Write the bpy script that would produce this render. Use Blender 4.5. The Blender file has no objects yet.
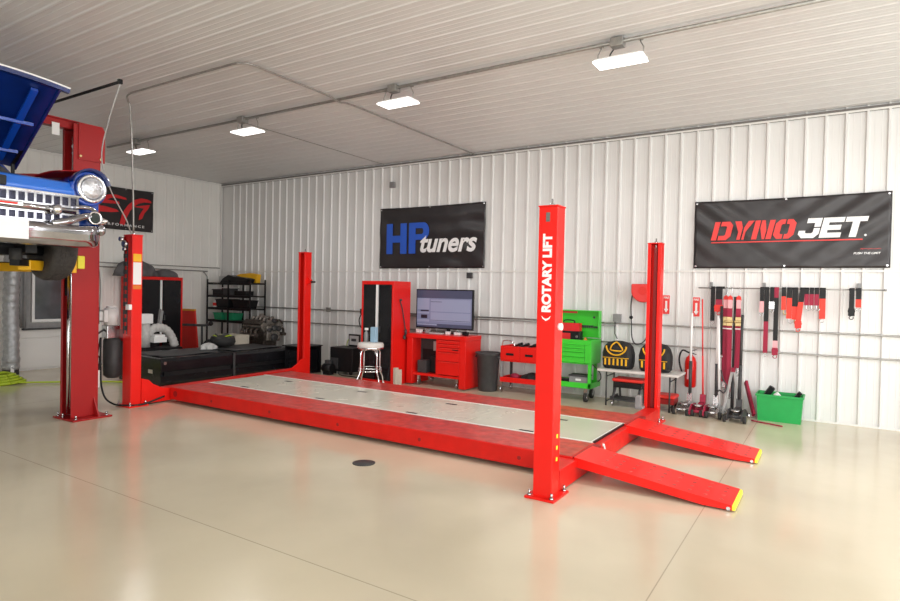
import bpy, bmesh, math, random
from mathutils import Vector, Matrix
random.seed(7)
S = bpy.context.scene
COL = S.collection
PI = math.pi

# ------------------------------------------------------------------ materials
def mat(name, rgb, rough=.5, metal=0., noise=0., nscale=6., bump=0., bscale=40., coat=0., emit=None, es=0., alpha=None, spec=.5, rvar=0.):
    m = bpy.data.materials.new(name); m.use_nodes = True
    nt = m.node_tree; b = nt.nodes['Principled BSDF']
    c = (rgb[0], rgb[1], rgb[2], 1)
    b.inputs['Base Color'].default_value = c
    b.inputs['Roughness'].default_value = rough
    b.inputs['Metallic'].default_value = metal
    b.inputs['Coat Weight'].default_value = coat
    b.inputs['Coat Roughness'].default_value = .06
    b.inputs['Specular IOR Level'].default_value = spec
    if emit:
        b.inputs['Emission Color'].default_value = (*emit, 1); b.inputs['Emission Strength'].default_value = es
    if noise or bump or rvar:
        tc = nt.nodes.new('ShaderNodeTexCoord')
    if noise:
        n = nt.nodes.new('ShaderNodeTexNoise'); n.inputs['Scale'].default_value = nscale; n.inputs['Detail'].default_value = 5
        nt.links.new(tc.outputs['Object'], n.inputs['Vector'])
        r = nt.nodes.new('ShaderNodeValToRGB'); r.color_ramp.elements[0].position = .3; r.color_ramp.elements[1].position = .7
        r.color_ramp.elements[0].color = (*[max(0, v*(1-noise)) for v in rgb], 1)
        r.color_ramp.elements[1].color = (*[min(1, v*(1+noise)) for v in rgb], 1)
        nt.links.new(n.outputs['Fac'], r.inputs['Fac']); nt.links.new(r.outputs['Color'], b.inputs['Base Color'])
    if rvar:
        n3 = nt.nodes.new('ShaderNodeTexNoise'); n3.inputs['Scale'].default_value = nscale*1.7; n3.inputs['Detail'].default_value = 4
        nt.links.new(tc.outputs['Object'], n3.inputs['Vector'])
        mr = nt.nodes.new('ShaderNodeMapRange'); mr.inputs['To Min'].default_value = max(0, rough-rvar); mr.inputs['To Max'].default_value = rough+rvar
        nt.links.new(n3.outputs['Fac'], mr.inputs['Value']); nt.links.new(mr.outputs['Result'], b.inputs['Roughness'])
    if bump:
        n2 = nt.nodes.new('ShaderNodeTexNoise'); n2.inputs['Scale'].default_value = bscale; n2.inputs['Detail'].default_value = 4
        nt.links.new(tc.outputs['Object'], n2.inputs['Vector'])
        bp = nt.nodes.new('ShaderNodeBump'); bp.inputs['Strength'].default_value = bump; bp.inputs['Distance'].default_value = .02
        nt.links.new(n2.outputs['Fac'], bp.inputs['Height']); nt.links.new(bp.outputs['Normal'], b.inputs['Normal'])
    return m

M = {}
def dm(k, *a, **kw): M[k] = mat(k, *a, **kw)
dm('wall', (.76, .76, .745), .34, noise=.03, nscale=1.2, bump=.03, bscale=60)
dm('wall_end', (.86, .85, .81), .5, noise=.03, nscale=1.5)
dm('trimw', (.80, .79, .76), .4)
dm('trimdark', (.16, .15, .14), .5)
dm('ceil', (.67, .675, .67), .30, noise=.04, nscale=.8, bump=.05, bscale=9)
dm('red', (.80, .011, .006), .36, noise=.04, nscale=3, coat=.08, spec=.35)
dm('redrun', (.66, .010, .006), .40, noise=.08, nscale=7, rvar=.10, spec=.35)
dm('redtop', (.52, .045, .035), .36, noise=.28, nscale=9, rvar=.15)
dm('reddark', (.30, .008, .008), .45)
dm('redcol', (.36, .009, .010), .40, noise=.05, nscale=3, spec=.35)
dm('redcab', (.74, .012, .008), .32, noise=.03, coat=.1, spec=.35)
dm('redpl', (.75, .03, .02), .5)
dm('black', (.009, .009, .010), .45, noise=.2, nscale=8, spec=.3)
dm('blackgl', (.009, .009, .011), .24, noise=.3, nscale=5, rvar=.10, spec=.4)
dm('blackm', (.014, .014, .014), .7, bump=.2, bscale=90)
dm('dgrey', (.045, .045, .047), .55, noise=.2, nscale=10)
dm('grey', (.26, .26, .26), .5, noise=.12, nscale=12)
dm('lgrey', (.48, .48, .47), .5, noise=.08, nscale=12)
dm('galv', (.33, .32, .30), .38, metal=.6, noise=.15, nscale=25)
dm('steel', (.55, .55, .56), .25, metal=1., noise=.1, nscale=20)
dm('chrome', (.86, .86, .88), .07, metal=1.)
dm('chrome_shade', (.10, .10, .14), .2, metal=1.)
dm('chromeb', (.42, .42, .45), .09, metal=1., noise=.12, nscale=9)
dm('white', (.85, .85, .84), .4)
dm('whitepl', (.78, .78, .77), .45)
dm('cream', (.62, .57, .47), .6, noise=.1)
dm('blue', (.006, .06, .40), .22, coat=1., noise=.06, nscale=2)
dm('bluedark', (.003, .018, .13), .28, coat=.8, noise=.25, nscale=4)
dm('bluetrim', (.03, .17, .68), .3, coat=.5)
dm('hpblue', (.02, .10, .55), .5)
dm('letw', (.88, .88, .88), .5)
dm('letr', (.78, .05, .045), .5)
dm('letr2', (.70, .015, .02), .5)
dm('green', (.05, .62, .035), .35, coat=.3, noise=.04)
dm('greenpl', (.012, .36, .075), .45, noise=.06, nscale=9)
dm('greent', (.02, .30, .14), .5)
dm('dgreen', (.004, .012, .010), .15, coat=1.)
dm('yellow', (.85, .46, .01), .4, noise=.08)
dm('yel2', (.90, .80, .05), .5)
dm('hivis', (.55, .70, .0), .5)
dm('orange', (.75, .20, .02), .5)
dm('rubber', (.028, .027, .026), .75, bump=.3, bscale=60)
dm('tyre', (.045, .040, .036), .8, bump=.5, bscale=120, noise=.3, nscale=30)
dm('crimson', (.34, .010, .045), .6, bump=.2, bscale=200)
dm('redstrap', (.88, .055, .035), .6, bump=.2, bscale=200)
dm('pinkw', (.85, .42, .45), .6)
dm('banner', (.024, .020, .021), .34, noise=.25, nscale=3, bump=.2, bscale=4)
dm('deck', (.58, .55, .46), .26, noise=.05, nscale=1.2, rvar=.10)
dm('deckw', (.74, .72, .66), .4)
dm('glass', (.10, .11, .12), .08, spec=.8, noise=.5, nscale=2)
dm('foil', (.42, .43, .44), .42, metal=.45, noise=.18, nscale=18, bump=.4, bscale=30)
dm('ductw', (.55, .54, .52), .6, noise=.12, nscale=20, bump=.3, bscale=40)
dm('cloth', (.11, .105, .11), .9, noise=.2, nscale=9, bump=.4, bscale=60)
dm('lens', (1, 1, 1), .4, emit=(1, .98, .95), es=3.)
dm('scr1', (.05, .055, .09), .3, emit=(.05, .055, .10), es=.5)
dm('scr2', (.12, .13, .20), .3, emit=(.13, .14, .22), es=.7)
dm('scr3', (.17, .18, .26), .3, emit=(.18, .19, .27), es=.7)
dm('scr4', (.02, .022, .04), .3)
dm('tabletop', (.68, .66, .62), .5, noise=.04)
dm('paleblue', (.30, .48, .62), .5)
dm('oil', (.07, .055, .045), .45, metal=.5, noise=.6, nscale=22, bump=.6, bscale=45)
dm('alu', (.27, .245, .22), .42, metal=.7, noise=.45, nscale=25, bump=.5, bscale=40)
dm('brass', (.55, .42, .2), .35, metal=.8)
dm('darkfloor', (.03, .03, .03), .5)
dm('lampglass', (.62, .63, .66), .12, metal=.55, noise=.25, nscale=30, bump=.5, bscale=50)

# epoxy floor: beige, glossy, with mottling and saw-cut joints
def floor_material():
    m = bpy.data.materials.new('epoxy'); m.use_nodes = True
    nt = m.node_tree; b = nt.nodes['Principled BSDF']; L = nt.links.new
    tc = nt.nodes.new('ShaderNodeTexCoord')
    n = nt.nodes.new('ShaderNodeTexNoise'); n.inputs['Scale'].default_value = .9; n.inputs['Detail'].default_value = 7; n.inputs['Roughness'].default_value = .42
    L(tc.outputs['Object'], n.inputs['Vector'])
    r = nt.nodes.new('ShaderNodeValToRGB'); e = r.color_ramp.elements
    e[0].position = .33; e[0].color = (.54, .475, .35, 1); e[1].position = .68; e[1].color = (.64, .57, .425, 1)
    L(n.outputs['Fac'], r.inputs['Fac'])
    # joints
    sp = nt.nodes.new('ShaderNodeSeparateXYZ'); L(tc.outputs['Object'], sp.inputs[0])
    def band(out, c, w):
        a = nt.nodes.new('ShaderNodeMath'); a.operation = 'SUBTRACT'; L(out, a.inputs[0]); a.inputs[1].default_value = c
        q = nt.nodes.new('ShaderNodeMath'); q.operation = 'ABSOLUTE'; L(a.outputs[0], q.inputs[0])
        t = nt.nodes.new('ShaderNodeMath'); t.operation = 'LESS_THAN'; L(q.outputs[0], t.inputs[0]); t.inputs[1].default_value = w
        return t.outputs[0]
    bs = [band(sp.outputs['X'], 11.565, .0035), band(sp.outputs['Y'], -6.665, .004), band(sp.outputs['X'], 3.4, .005)]
    acc = bs[0]
    for x in bs[1:]:
        mx = nt.nodes.new('ShaderNodeMath'); mx.operation = 'MAXIMUM'; L(acc, mx.inputs[0]); L(x, mx.inputs[1]); acc = mx.outputs[0]
    mix = nt.nodes.new('ShaderNodeMix'); mix.data_type = 'RGBA'
    sc = nt.nodes.new('ShaderNodeMath'); sc.operation = 'MULTIPLY'; L(acc, sc.inputs[0]); sc.inputs[1].default_value = .42
    L(sc.outputs[0], mix.inputs['Factor']); L(r.outputs['Color'], mix.inputs['A']); mix.inputs['B'].default_value = (.10, .085, .06, 1)
    L(mix.outputs['Result'], b.inputs['Base Color'])
    n2 = nt.nodes.new('ShaderNodeTexNoise'); n2.inputs['Scale'].default_value = 2.2; n2.inputs['Detail'].default_value = 6
    L(tc.outputs['Object'], n2.inputs['Vector'])
    mr = nt.nodes.new('ShaderNodeMapRange'); mr.inputs['To Min'].default_value = .10; mr.inputs['To Max'].default_value = .24
    L(n2.outputs['Fac'], mr.inputs['Value']); L(mr.outputs['Result'], b.inputs['Roughness'])
    n3 = nt.nodes.new('ShaderNodeTexNoise'); n3.inputs['Scale'].default_value = 5; n3.inputs['Detail'].default_value = 2
    L(tc.outputs['Object'], n3.inputs['Vector'])
    bp = nt.nodes.new('ShaderNodeBump'); bp.inputs['Strength'].default_value = .04; bp.inputs['Distance'].default_value = .02
    L(n3.outputs['Fac'], bp.inputs['Height']); L(bp.outputs['Normal'], b.inputs['Normal'])
    b.inputs['Specular IOR Level'].default_value = .55
    return m
M['epoxy'] = floor_material()

# ------------------------------------------------------------------ mesh builder
W = {}                                   # object -> world origin its mesh is written against
class MB:
    def __init__(s): s.v = []; s.f = []; s.m = []; s.sm = []
    def add(s, vs, fs, m=0, smooth=False):
        o = len(s.v); s.v += [tuple(v) for v in vs]
        for f in fs: s.f.append([i+o for i in f]); s.m.append(m); s.sm.append(smooth)
        return s
    def box(s, x0, y0, z0, x1, y1, z1, m=0):
        x0, x1 = min(x0, x1), max(x0, x1); y0, y1 = min(y0, y1), max(y0, y1); z0, z1 = min(z0, z1), max(z0, z1)
        vs = [(x, y, z) for z in (z0, z1) for y in (y0, y1) for x in (x0, x1)]
        return s.add(vs, [(0,2,3,1), (4,5,7,6), (0,1,5,4), (2,6,7,3), (0,4,6,2), (1,3,7,5)], m)
    def obox(s, c, size, rot=(0,0,0), m=0):
        from mathutils import Euler
        R = Euler(rot).to_matrix(); c = Vector(c); h = [q/2 for q in size]
        vs = [c + R @ Vector((x*h[0], y*h[1], z*h[2])) for z in (-1,1) for y in (-1,1) for x in (-1,1)]
        return s.add(vs, [(0,2,3,1), (4,5,7,6), (0,1,5,4), (2,6,7,3), (0,4,6,2), (1,3,7,5)], m)
    def bar(s, p0, p1, w, h, m=0, up=(0,0,1)):
        p0 = Vector(p0); p1 = Vector(p1); d = (p1-p0).normalized(); u = Vector(up)
        if abs(d.dot(u)) > .98: u = Vector((1,0,0))
        a = d.cross(u).normalized(); b = a.cross(d)
        vs = [p + a*sx*w/2 + b*sy*h/2 for p in (p0, p1) for sx, sy in ((-1,-1),(1,-1),(1,1),(-1,1))]
        return s.add(vs, [(0,1,2,3), (7,6,5,4), (0,4,5,1), (1,5,6,2), (2,6,7,3), (3,7,4,0)], m)
    def cyl(s, p0, p1, r, r2=None, n=14, m=0, caps=True):
        return s.tube([p0, p1], r, n, m, r_end=r2, caps=caps)
    def tube(s, pts, r, n=10, m=0, r_end=None, caps=True, radii=None):
        pts = [Vector(p) for p in pts]; k = len(pts)
        d0 = (pts[1]-pts[0]).normalized(); u = Vector((0,0,1)) if abs(d0.z) < .9 else Vector((1,0,0))
        a = d0.cross(u).normalized(); vs = []
        for i, p in enumerate(pts):
            d = (pts[min(i+1,k-1)]-pts[max(i-1,0)]).normalized()
            a = (a - d*a.dot(d)).normalized(); b = d.cross(a)
            rr = radii[i] if radii else (r if r_end is None else r + (r_end-r)*i/(k-1))
            for j in range(n):
                t = 2*PI*j/n; vs.append(p + a*math.cos(t)*rr + b*math.sin(t)*rr)
        fs = [(i*n+j, i*n+(j+1)%n, (i+1)*n+(j+1)%n, (i+1)*n+j) for i in range(k-1) for j in range(n)]
        s.add(vs, fs, m, True)
        if caps:
            o = len(s.v)-len(vs)
            s.f.append([o+j for j in range(n)][::-1]); s.m.append(m); s.sm.append(False)
            s.f.append([o+(k-1)*n+j for j in range(n)]); s.m.append(m); s.sm.append(False)
        return s
    def lathe(s, prof, c, axis=(0,0,1), n=24, m=0, smooth=True):
        c = Vector(c); d = Vector(axis).normalized(); u = Vector((0,0,1)) if abs(d.z) < .9 else Vector((1,0,0))
        a = d.cross(u).normalized(); b = d.cross(a); vs = []
        for r, h in prof:
            for j in range(n):
                t = 2*PI*j/n; vs.append(c + d*h + a*math.cos(t)*r + b*math.sin(t)*r)
        fs = [(i*n+j, i*n+(j+1)%n, (i+1)*n+(j+1)%n, (i+1)*n+j) for i in range(len(prof)-1) for j in range(n)]
        s.add(vs, fs, m, smooth); o = len(s.v)-len(vs)
        s.f.append([o+j for j in range(n)][::-1]); s.m.append(m); s.sm.append(False)
        s.f.append([o+(len(prof)-1)*n+j for j in range(n)]); s.m.append(m); s.sm.append(False)
        return s
    def prism(s, poly, fn, d0, d1, m=0):
        """poly: 2-D points; fn(u, v, d) -> 3-D"""
        n = len(poly); vs = [fn(u, v, d0) for u, v in poly] + [fn(u, v, d1) for u, v in poly]
        return s.add(vs, [list(range(n))[::-1], list(range(n, 2*n))] + [(i, (i+1)%n, n+(i+1)%n, n+i) for i in range(n)], m)
    def ball(s, c, r, sc=(1,1,1), n=14, m=0):
        vs = []; k = n//2
        for i in range(k+1):
            ph = -PI/2 + PI*i/k
            for j in range(n):
                t = 2*PI*j/n; rr = max(.02, math.cos(ph))
                vs.append((c[0]+r*sc[0]*rr*math.cos(t), c[1]+r*sc[1]*rr*math.sin(t), c[2]+r*sc[2]*math.sin(ph)))
        return s.add(vs, [(i*n+j, i*n+(j+1)%n, (i+1)*n+(j+1)%n, (i+1)*n+j) for i in range(k) for j in range(n)], m, True)
    def grid(s, fn, nu, nv, m=0, smooth=True):
        vs = [fn(i/nu, j/nv) for j in range(nv+1) for i in range(nu+1)]
        return s.add(vs, [(j*(nu+1)+i, j*(nu+1)+i+1, (j+1)*(nu+1)+i+1, (j+1)*(nu+1)+i) for j in range(nv) for i in range(nu)], m, smooth)
    def build(s, name, mats, parent=None, bevel=0., origin=None, seg=2, subsurf=0, solid=0.):
        me = bpy.data.meshes.new(name)
        if parent is not None: org = W[parent]
        else:
            if origin is None:
                xs = [v[0] for v in s.v]; ys = [v[1] for v in s.v]; zs = [v[2] for v in s.v]
                origin = ((min(xs)+max(xs))/2, (min(ys)+max(ys))/2, min(zs))
            org = Vector(origin)
        me.from_pydata([(v[0]-org[0], v[1]-org[1], v[2]-org[2]) for v in s.v], [], s.f)
        if isinstance(mats, str): mats = [mats]
        for k in mats: me.materials.append(M[k])
        for i, p in enumerate(me.polygons): p.material_index = s.m[i]; p.use_smooth = s.sm[i]
        bm = bmesh.new(); bm.from_mesh(me); bmesh.ops.delete(bm, geom=[v for v in bm.verts if not v.link_faces], context='VERTS'); bmesh.ops.recalc_face_normals(bm, faces=bm.faces); bm.to_mesh(me); bm.free()
        me.update()
        o = bpy.data.objects.new(name, me); COL.objects.link(o)
        if parent is not None: o.parent = parent
        else: o.location = org
        W[o] = Vector(org)
        if bevel:
            b = o.modifiers.new('bevel', 'BEVEL'); b.width = bevel; b.segments = seg; b.limit_method = 'ANGLE'; b.angle_limit = .6
            for p in me.polygons: p.use_smooth = True
            me.set_sharp_from_angle(angle=.7)
            b.harden_normals = True
        if solid:
            q = o.modifiers.new('solid', 'SOLIDIFY'); q.thickness = solid; q.offset = 0
        if subsurf:
            q = o.modifiers.new('sub', 'SUBSURF'); q.levels = subsurf; q.render_levels = subsurf
        return o

def tag(o, label, cat, group=None):
    o['label'] = label; o['category'] = cat
    if group: o['group'] = group
    return o
def thing(name, label, cat, loc, group=None):
    o = bpy.data.objects.new(name, None); COL.objects.link(o); o.location = loc; o.empty_display_size = .1
    W[o] = Vector(loc); return tag(o, label, cat, group)
def dup(root, loc, label, group=None, rotz=None):
    r = root.copy(); COL.objects.link(r); r.location = loc; r['label'] = label
    if group: r['group'] = group
    if rotz is not None: r.rotation_euler = (0, 0, rotz)
    W[r] = Vector(loc)
    for ch in list(root.children):
        c = ch.copy(); COL.objects.link(c); c.parent = r
        for g in list(ch.children):
            d = g.copy(); COL.objects.link(d); d.parent = c
    return r
def struct(o): o['kind'] = 'structure'; return o
def text(name, body, size, m, parent, loc, rot, ext=.002, off=0., shear=0., align='LEFT', sx=1., spacing=1.):
    c = bpy.data.curves.new(name, 'FONT'); c.body = body; c.size = size; c.extrude = ext; c.offset = off; c.shear = shear
    c.align_x = align; c.space_character = spacing; c.materials.append(M[m])
    o = bpy.data.objects.new(name, c); COL.objects.link(o); o.parent = parent
    o.location = Vector(loc) - W[parent]; o.rotation_euler = rot; o.scale = (sx, 1, 1)
    return o
def arc(c, r, a0, a1, n, fn): return [fn(c[0]+r*math.cos(a0+(a1-a0)*i/n), c[1]+r*math.sin(a0+(a1-a0)*i/n)) for i in range(n+1)]
def bez(pts, n=24):
    """Catmull-Rom through points"""
    P = [Vector(p) for p in pts]; P = [P[0]*2-P[1]] + P + [P[-1]*2-P[-2]]; out = []
    seg = len(P)-3; k = max(2, n//seg)
    for i in range(seg):
        a, b, c, d = P[i:i+4]
        for j in range(k):
            t = j/k
            out.append(.5*((2*b) + (c-a)*t + (2*a-5*b+4*c-d)*t*t + (3*b-a-3*c+d)*t**3))
    out.append(P[-2]); return out
#PARTS
# ------------------------------------------------------------------ room shell
XW, YW, H = 17.0, -14.0, 4.033
def ribs(length, start, pitch=.2222, d=.027):
    """(u, depth) outline of a ribbed steel panel"""
    pts = [(0, 0)]; u = start
    while u < length-.04:
        pts += [(u-.024, 0), (u-.011, d), (u+.011, d), (u+.024, 0)]
        for q in (.075, .148): pts += [(u+q-.008, 0), (u+q, .0022), (u+q+.008, 0)] if u+q+.01 < length else []
        u += pitch
    pts.append((length, 0)); return pts
def panel(name, prof, fn, v0, v1, m, back):
    b = MB(); vs = [fn(u, d, v) for v in (v0, v1) for u, d in prof]; n = len(prof)
    b.add(vs, [(i, i+1, n+i+1, n+i) for i in range(n-1)], 0)
    L = prof[-1][0]
    o = len(b.v); bk = [fn(0, -back, v0), fn(L, -back, v0), fn(L, -back, v1), fn(0, -back, v1)]
    b.add(bk, [(0, 1, 2, 3)]); 
    b.f.append([0, n, o+3, o]); b.m.append(0); b.sm.append(False)
    b.f.append([n-1, 2*n-1, o+2, o+1]); b.m.append(0); b.sm.append(False)
    return struct(b.build(name, m, origin=(0, 0, 0)))
b = MB(); b.box(0, YW, -.2, XW, 0, 0); struct(b.build('floor', 'epoxy', origin=(0, 0, 0)))
panel('wall_back', ribs(XW, .44), lambda u, d, v: (u, -d, v), 0, H, 'wall', .15)
panel('wall_left', ribs(-YW, .10, d=.012), lambda u, d, v: (d, -u, v), 0, H, 'wall_end', .15)
panel('wall_right', ribs(-YW, .10), lambda u, d, v: (XW-d, -u, v), 0, H, 'wall', .15)
panel('wall_front', ribs(XW, .44), lambda u, d, v: (u, YW+d, v), 0, H, 'wall', .15)
panel('ceiling', ribs(-YW, .16, d=.007), lambda u, d, v: (v, -u, H-d), 0, XW, 'ceil', .15)
b = MB(); b.box(.02, -.045, H-.05, XW-.02, -.020, H-.022); b.box(.02, -.021, H-.08, XW-.02, -.019, H-.05); struct(b.build('trim_1', 'trimdark'))
b = MB(); b.box(.014, -.036, H-.075, XW-.02, -.026, H-.05); struct(b.build('trim_2', 'trimw'))
b = MB(); b.box(.014, -.036, 1.945, XW-.02, -.026, 1.967); struct(b.build('trim_3', 'trimw'))
b = MB(); b.box(.012, -13.9, H-.05, .03, -.03, H-.022); struct(b.build('trim_4', 'trimw'))
b = MB(); b.box(.012, -.05, 0, .04, -.019, H-.06); struct(b.build('trim_5', 'trimw'))
b = MB(); b.box(.02, -.034, 0, XW-.02, -.027, .022); struct(b.build('baseboard_back', 'trimw'))
b = MB(); b.box(.012, -13.9, 0, .02, -.03, .022); struct(b.build('baseboard_left', 'trimw'))
# lap line across the ceiling panels
b = MB(); b.box(4.955, -3.4, H-.019, 4.968, -.05, H-.013); struct(b.build('trim_6', 'galv'))

# window in the left wall
w = bpy.data.objects.new('window_1', None); COL.objects.link(w); w.location = (0, -3.62, .80); W[w] = Vector((0, -3.62, .80)); w['kind'] = 'structure'
def ring(b, y0, z0, y1, z1, t, x0, x1, m=0):
    b.box(x0, y0, z0, x1, y1, z0+t, m); b.box(x0, y0, z1-t, x1, y1, z1, m)
    b.box(x0, y0, z0+t, x1, y0+t, z1-t, m); b.box(x0, y1-t, z0+t, x1, y1, z1-t, m)
b = MB(); ring(b, -4.16, .76, -3.30, 1.95, .10, .0, .05); b.build('frame', 'grey', w)
b = MB(); ring(b, -4.04, .88, -3.40, 1.85, .045, .03, .065); b.build('sash', 'white', w)
b = MB(); b.box(.02, -3.995, .925, .03, -3.445, 1.805); b.build('pane', 'glass', w)
b = MB(); b.box(0, -4.18, .735, .09, -3.28, .765); b.build('window_sill', 'dgrey', w)
# white wainscot board under the window
b = MB(); b.box(.0, -4.75, 0.03, .03, -3.28, .58); b.box(.0, -4.75, .59, .025, -3.28, .73); struct(b.build('trim_7', 'trimw', bevel=.004))

# conduits (each run lifts off as one pipe)
def pipe(name, pts, r, m, label, cat='conduit', group=None, n=8, straps=()):
    b = MB(); b.tube(pts, r, n)
    return tag(b.build(name, m), label, cat, group)
pipe('wall_conduit', [(1.2, -.042, 1.157), (16.9, -.042, 1.157)], .0125, 'galv', 'upper grey steel conduit running level along the ribbed back wall')
pipe('wall_conduit', [(4.5, -.042, 1.118), (9.55, -.042, 1.118)], .010, 'galv', 'thin grey conduit close under the upper one, ending at the outlet box')
pipe('wall_conduit', [(1.2, -.042, .865), (16.9, -.042, .865)], .012, 'galv', 'lower grey steel conduit running level along the ribbed back wall')
pipe('wall_conduit', bez([(.035, -3.2, 1.945), (.035, -.62, 1.945), (.035, -.50, 1.92), (.035, -.42, 1.84), (.035, -.40, 1.72), (.035, -.40, .9)], 40), .012, 'galv',
     'grey conduit on the left wall that bends down towards the corner')
pipe('wall_conduit', [(.035, -3.2, 2.03), (.035, -.06, 2.03)], .010, 'galv', 'straight grey conduit high on the left wall above the bent one')
pipe('ceiling_conduit', [(1.6, -3.53, 3.985), (16.9, -3.53, 3.985)], .019, 'galv', 'long straight grey conduit the four shop lights hang along')
pipe('ceiling_conduit', bez([(4.70, -4.82, 2.27), (4.70, -4.84, 3.0), (4.70, -4.88, 3.82), (4.73, -4.93, 3.93), (4.82, -4.97, 3.99), (5.2, -4.975, 3.995), (6.7, -4.975, 3.995),
     (6.93, -4.94, 3.995), (7.0, -4.85, 3.995), (7.0, -4.5, 3.995), (7.0, -3.75, 3.995), (7.01, -3.5, 3.965), (7.0, -3.25, 3.995), (7.0, -2.2, 3.995), (7.0, -.06, 3.995)], 90), .012, 'galv',
     'bent grey conduit crossing the ceiling and dropping to the front left lift post')

# shop lights
def shop_light(x, label):
    t = thing('shop_light', label, 'ceiling light', (x, -3.44, 3.82), 'shop lights on the long conduit')
    b = MB(); b.prism([(-.24,-.09), (-.21,-.12), (.21,-.12), (.24,-.09), (.24,.09), (.21,.12), (-.21,.12), (-.24,.09)], lambda u, v, d: (x+u, -3.44+v, d), 3.838, 3.855)
    b.box(x-.16, -3.50, 3.845, x+.16, -3.38, 3.875); b.build('housing', 'white', t, bevel=.006)
    b = MB(); b.box(x-.235, -3.555, 3.822, x+.235, -3.325, 3.839); b.build('lens', 'lens', t, bevel=.004)
    for sx in (-1, 1):
        b = MB(); b.tube([(x+sx*.22, -3.44, 3.846), (x+sx*.22, -3.44, 3.93), (x+sx*.19, -3.44, 3.985), (x+sx*.19, -3.44, 4.016)], .006, 6); b.box(x+sx*.19-.02, -3.46, 4.0, x+sx*.19+.02, -3.42, 4.018)
        b.build('hanger', 'galv', t)
    b = MB(); b.box(x-.06, -3.58, 3.935, x+.06, -3.475, 4.018); b.build('junction_box', 'galv', t, bevel=.008)
    b = MB(); b.tube(bez([(x-.05, -3.50, 3.93), (x-.09, -3.47, 3.90), (x-.10, -3.44, 3.874)], 8), .008, 6); b.build('power_cord', 'dgrey', t)
    return t
for x, lb in zip((2.47, 5.18, 7.90, 10.57), ('farthest of the four white shop lights, near the left wall', 'white shop light second from the left wall',
        'white shop light hanging above the middle of the four post lift', 'nearest and largest looking white shop light, hanging above the lift ramps end')):
    shop_light(x, lb)

# ------------------------------------------------------------------ four post lift
LIFT = thing('four_post_lift', 'long bright red four post vehicle lift with ramps on the shop floor', 'vehicle lift', (7.5, -3.1, 0))
def bolts(parent, pts, z=.02):
    for x, y in pts:
        b = MB(); b.cyl((x, y, z-.004), (x, y, z+.012), .018, n=6); b.cyl((x, y, z+.01), (x, y, z+.045), .010, n=8)
        b.build('anchor_bolt', 'steel', parent)
def lift_post(x0, x1, y0, y1, h, open_dir, base):
    """C-section post; open_dir +1 opens towards +y"""
    t = .012; b = MB()
    if open_dir > 0:
        b.box(x0, y0, .012, x1, y0+t, h); b.box(x0, y0+t, .012, x0+t, y1, h); b.box(x1-t, y0+t, .012, x1, y1, h)
        b.box(x0+t, y1-t, .012, x0+.045, y1, h); b.box(x1-.045, y1-t, .012, x1-t, y1, h)
    else:
        b.box(x0, y1-t, .012, x1, y1, h); b.box(x0, y0, .012, x0+t, y1-t, h); b.box(x1-t, y0, .012, x1, y1-t, h)
        b.box(x0+t, y0, .012, x0+.04, y0+t, h); b.box(x1-.04, y0, .012, x1-t, y0+t, h)
    b.box(x0-.006, y0-.006, h, x1+.006, y1+.006, h+.012)
    post = b.build('post', 'red', LIFT, bevel=.004)
    bx0, bx1, by0, by1 = base
    q = MB(); q.box(bx0, by0, 0, bx1, by1, .018); q.build('base_plate', 'red', post, bevel=.003)
    bolts(post, [(bx0+.03, by0+.03), (bx1-.03, by0+.03), (bx1-.03, by1-.03), (bx0+.03, by1-.03)])
    cx, cy = (x0+x1)/2, (y0+y1)/2
    q = MB(); q.cyl((cx, cy, h-.12), (cx, cy, h+.07), .009, n=8, m=0); q.cyl((cx, cy, h+.012), (cx, cy, h+.03), .022, n=6); q.build('threaded_rod', 'steel', post)
    q = MB(); q.box(cx-.02, cy-.008, .1, cx+.02, cy+.008, h-.05)
    q.build('latch_ladder', 'reddark', post)
    q = MB(); q.cyl((cx+.035, cy+open_dir*.02, .2), (cx+.035, cy+open_dir*.02, h-.05), .006, n=6); q.build('lift_cable', 'steel', post)
    return post
pf = lift_post(10.405, 10.560, -4.865, -4.715, 2.265, 1, (10.355, 10.60, -4.915, -4.60))
q = text('lettering', 'ROTARY LIFT', .103, 'letw', pf, (10.519, -4.868, 1.445), (PI/2, -PI/2, 0), off=.0042, sx=1.03) if False else None
ROTARY_POST = pf
q = MB(); q.prism([(.0, .018), (.02, .0), (.0375, -.005), (.055, .0), (.075, .018), (.066, -.004), (.0375, -.022), (.009, -.004)], lambda u, v, d: (10.446+u, d, 1.405+v), -4.869, -4.864); q.build('emblem', 'letw', pf)
q = MB(); q.box(10.468, -4.872, 2.15, 10.498, -4.864, 2.22); q.build('keyhole_slot', 'trimdark', pf)
q = MB(); q.cyl((10.555, -4.79, 1.34), (10.585, -4.79, 1.34), .028, n=12); q.build('limit_button', 'white', pf)
for i in range(3):
    q = MB(); q.box(10.559, -4.79, .47-.09*i, 10.563, -4.765, .50-.09*i); q.build('warning_decal', 'yel2', pf)
pr = lift_post(10.365, 10.530, -1.45, -1.30, 2.245, -1, (10.30, 10.59, -1.50, -1.25))
pl_ = lift_post(4.470, 4.665, -4.815, -4.675, 2.24, 1, (4.40, 4.73, -4.87, -4.60))
pb = lift_post(4.255, 4.43, -1.55, -1.40, 2.23, -1, (4.195, 4.485, -1.60, -1.35))
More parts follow.
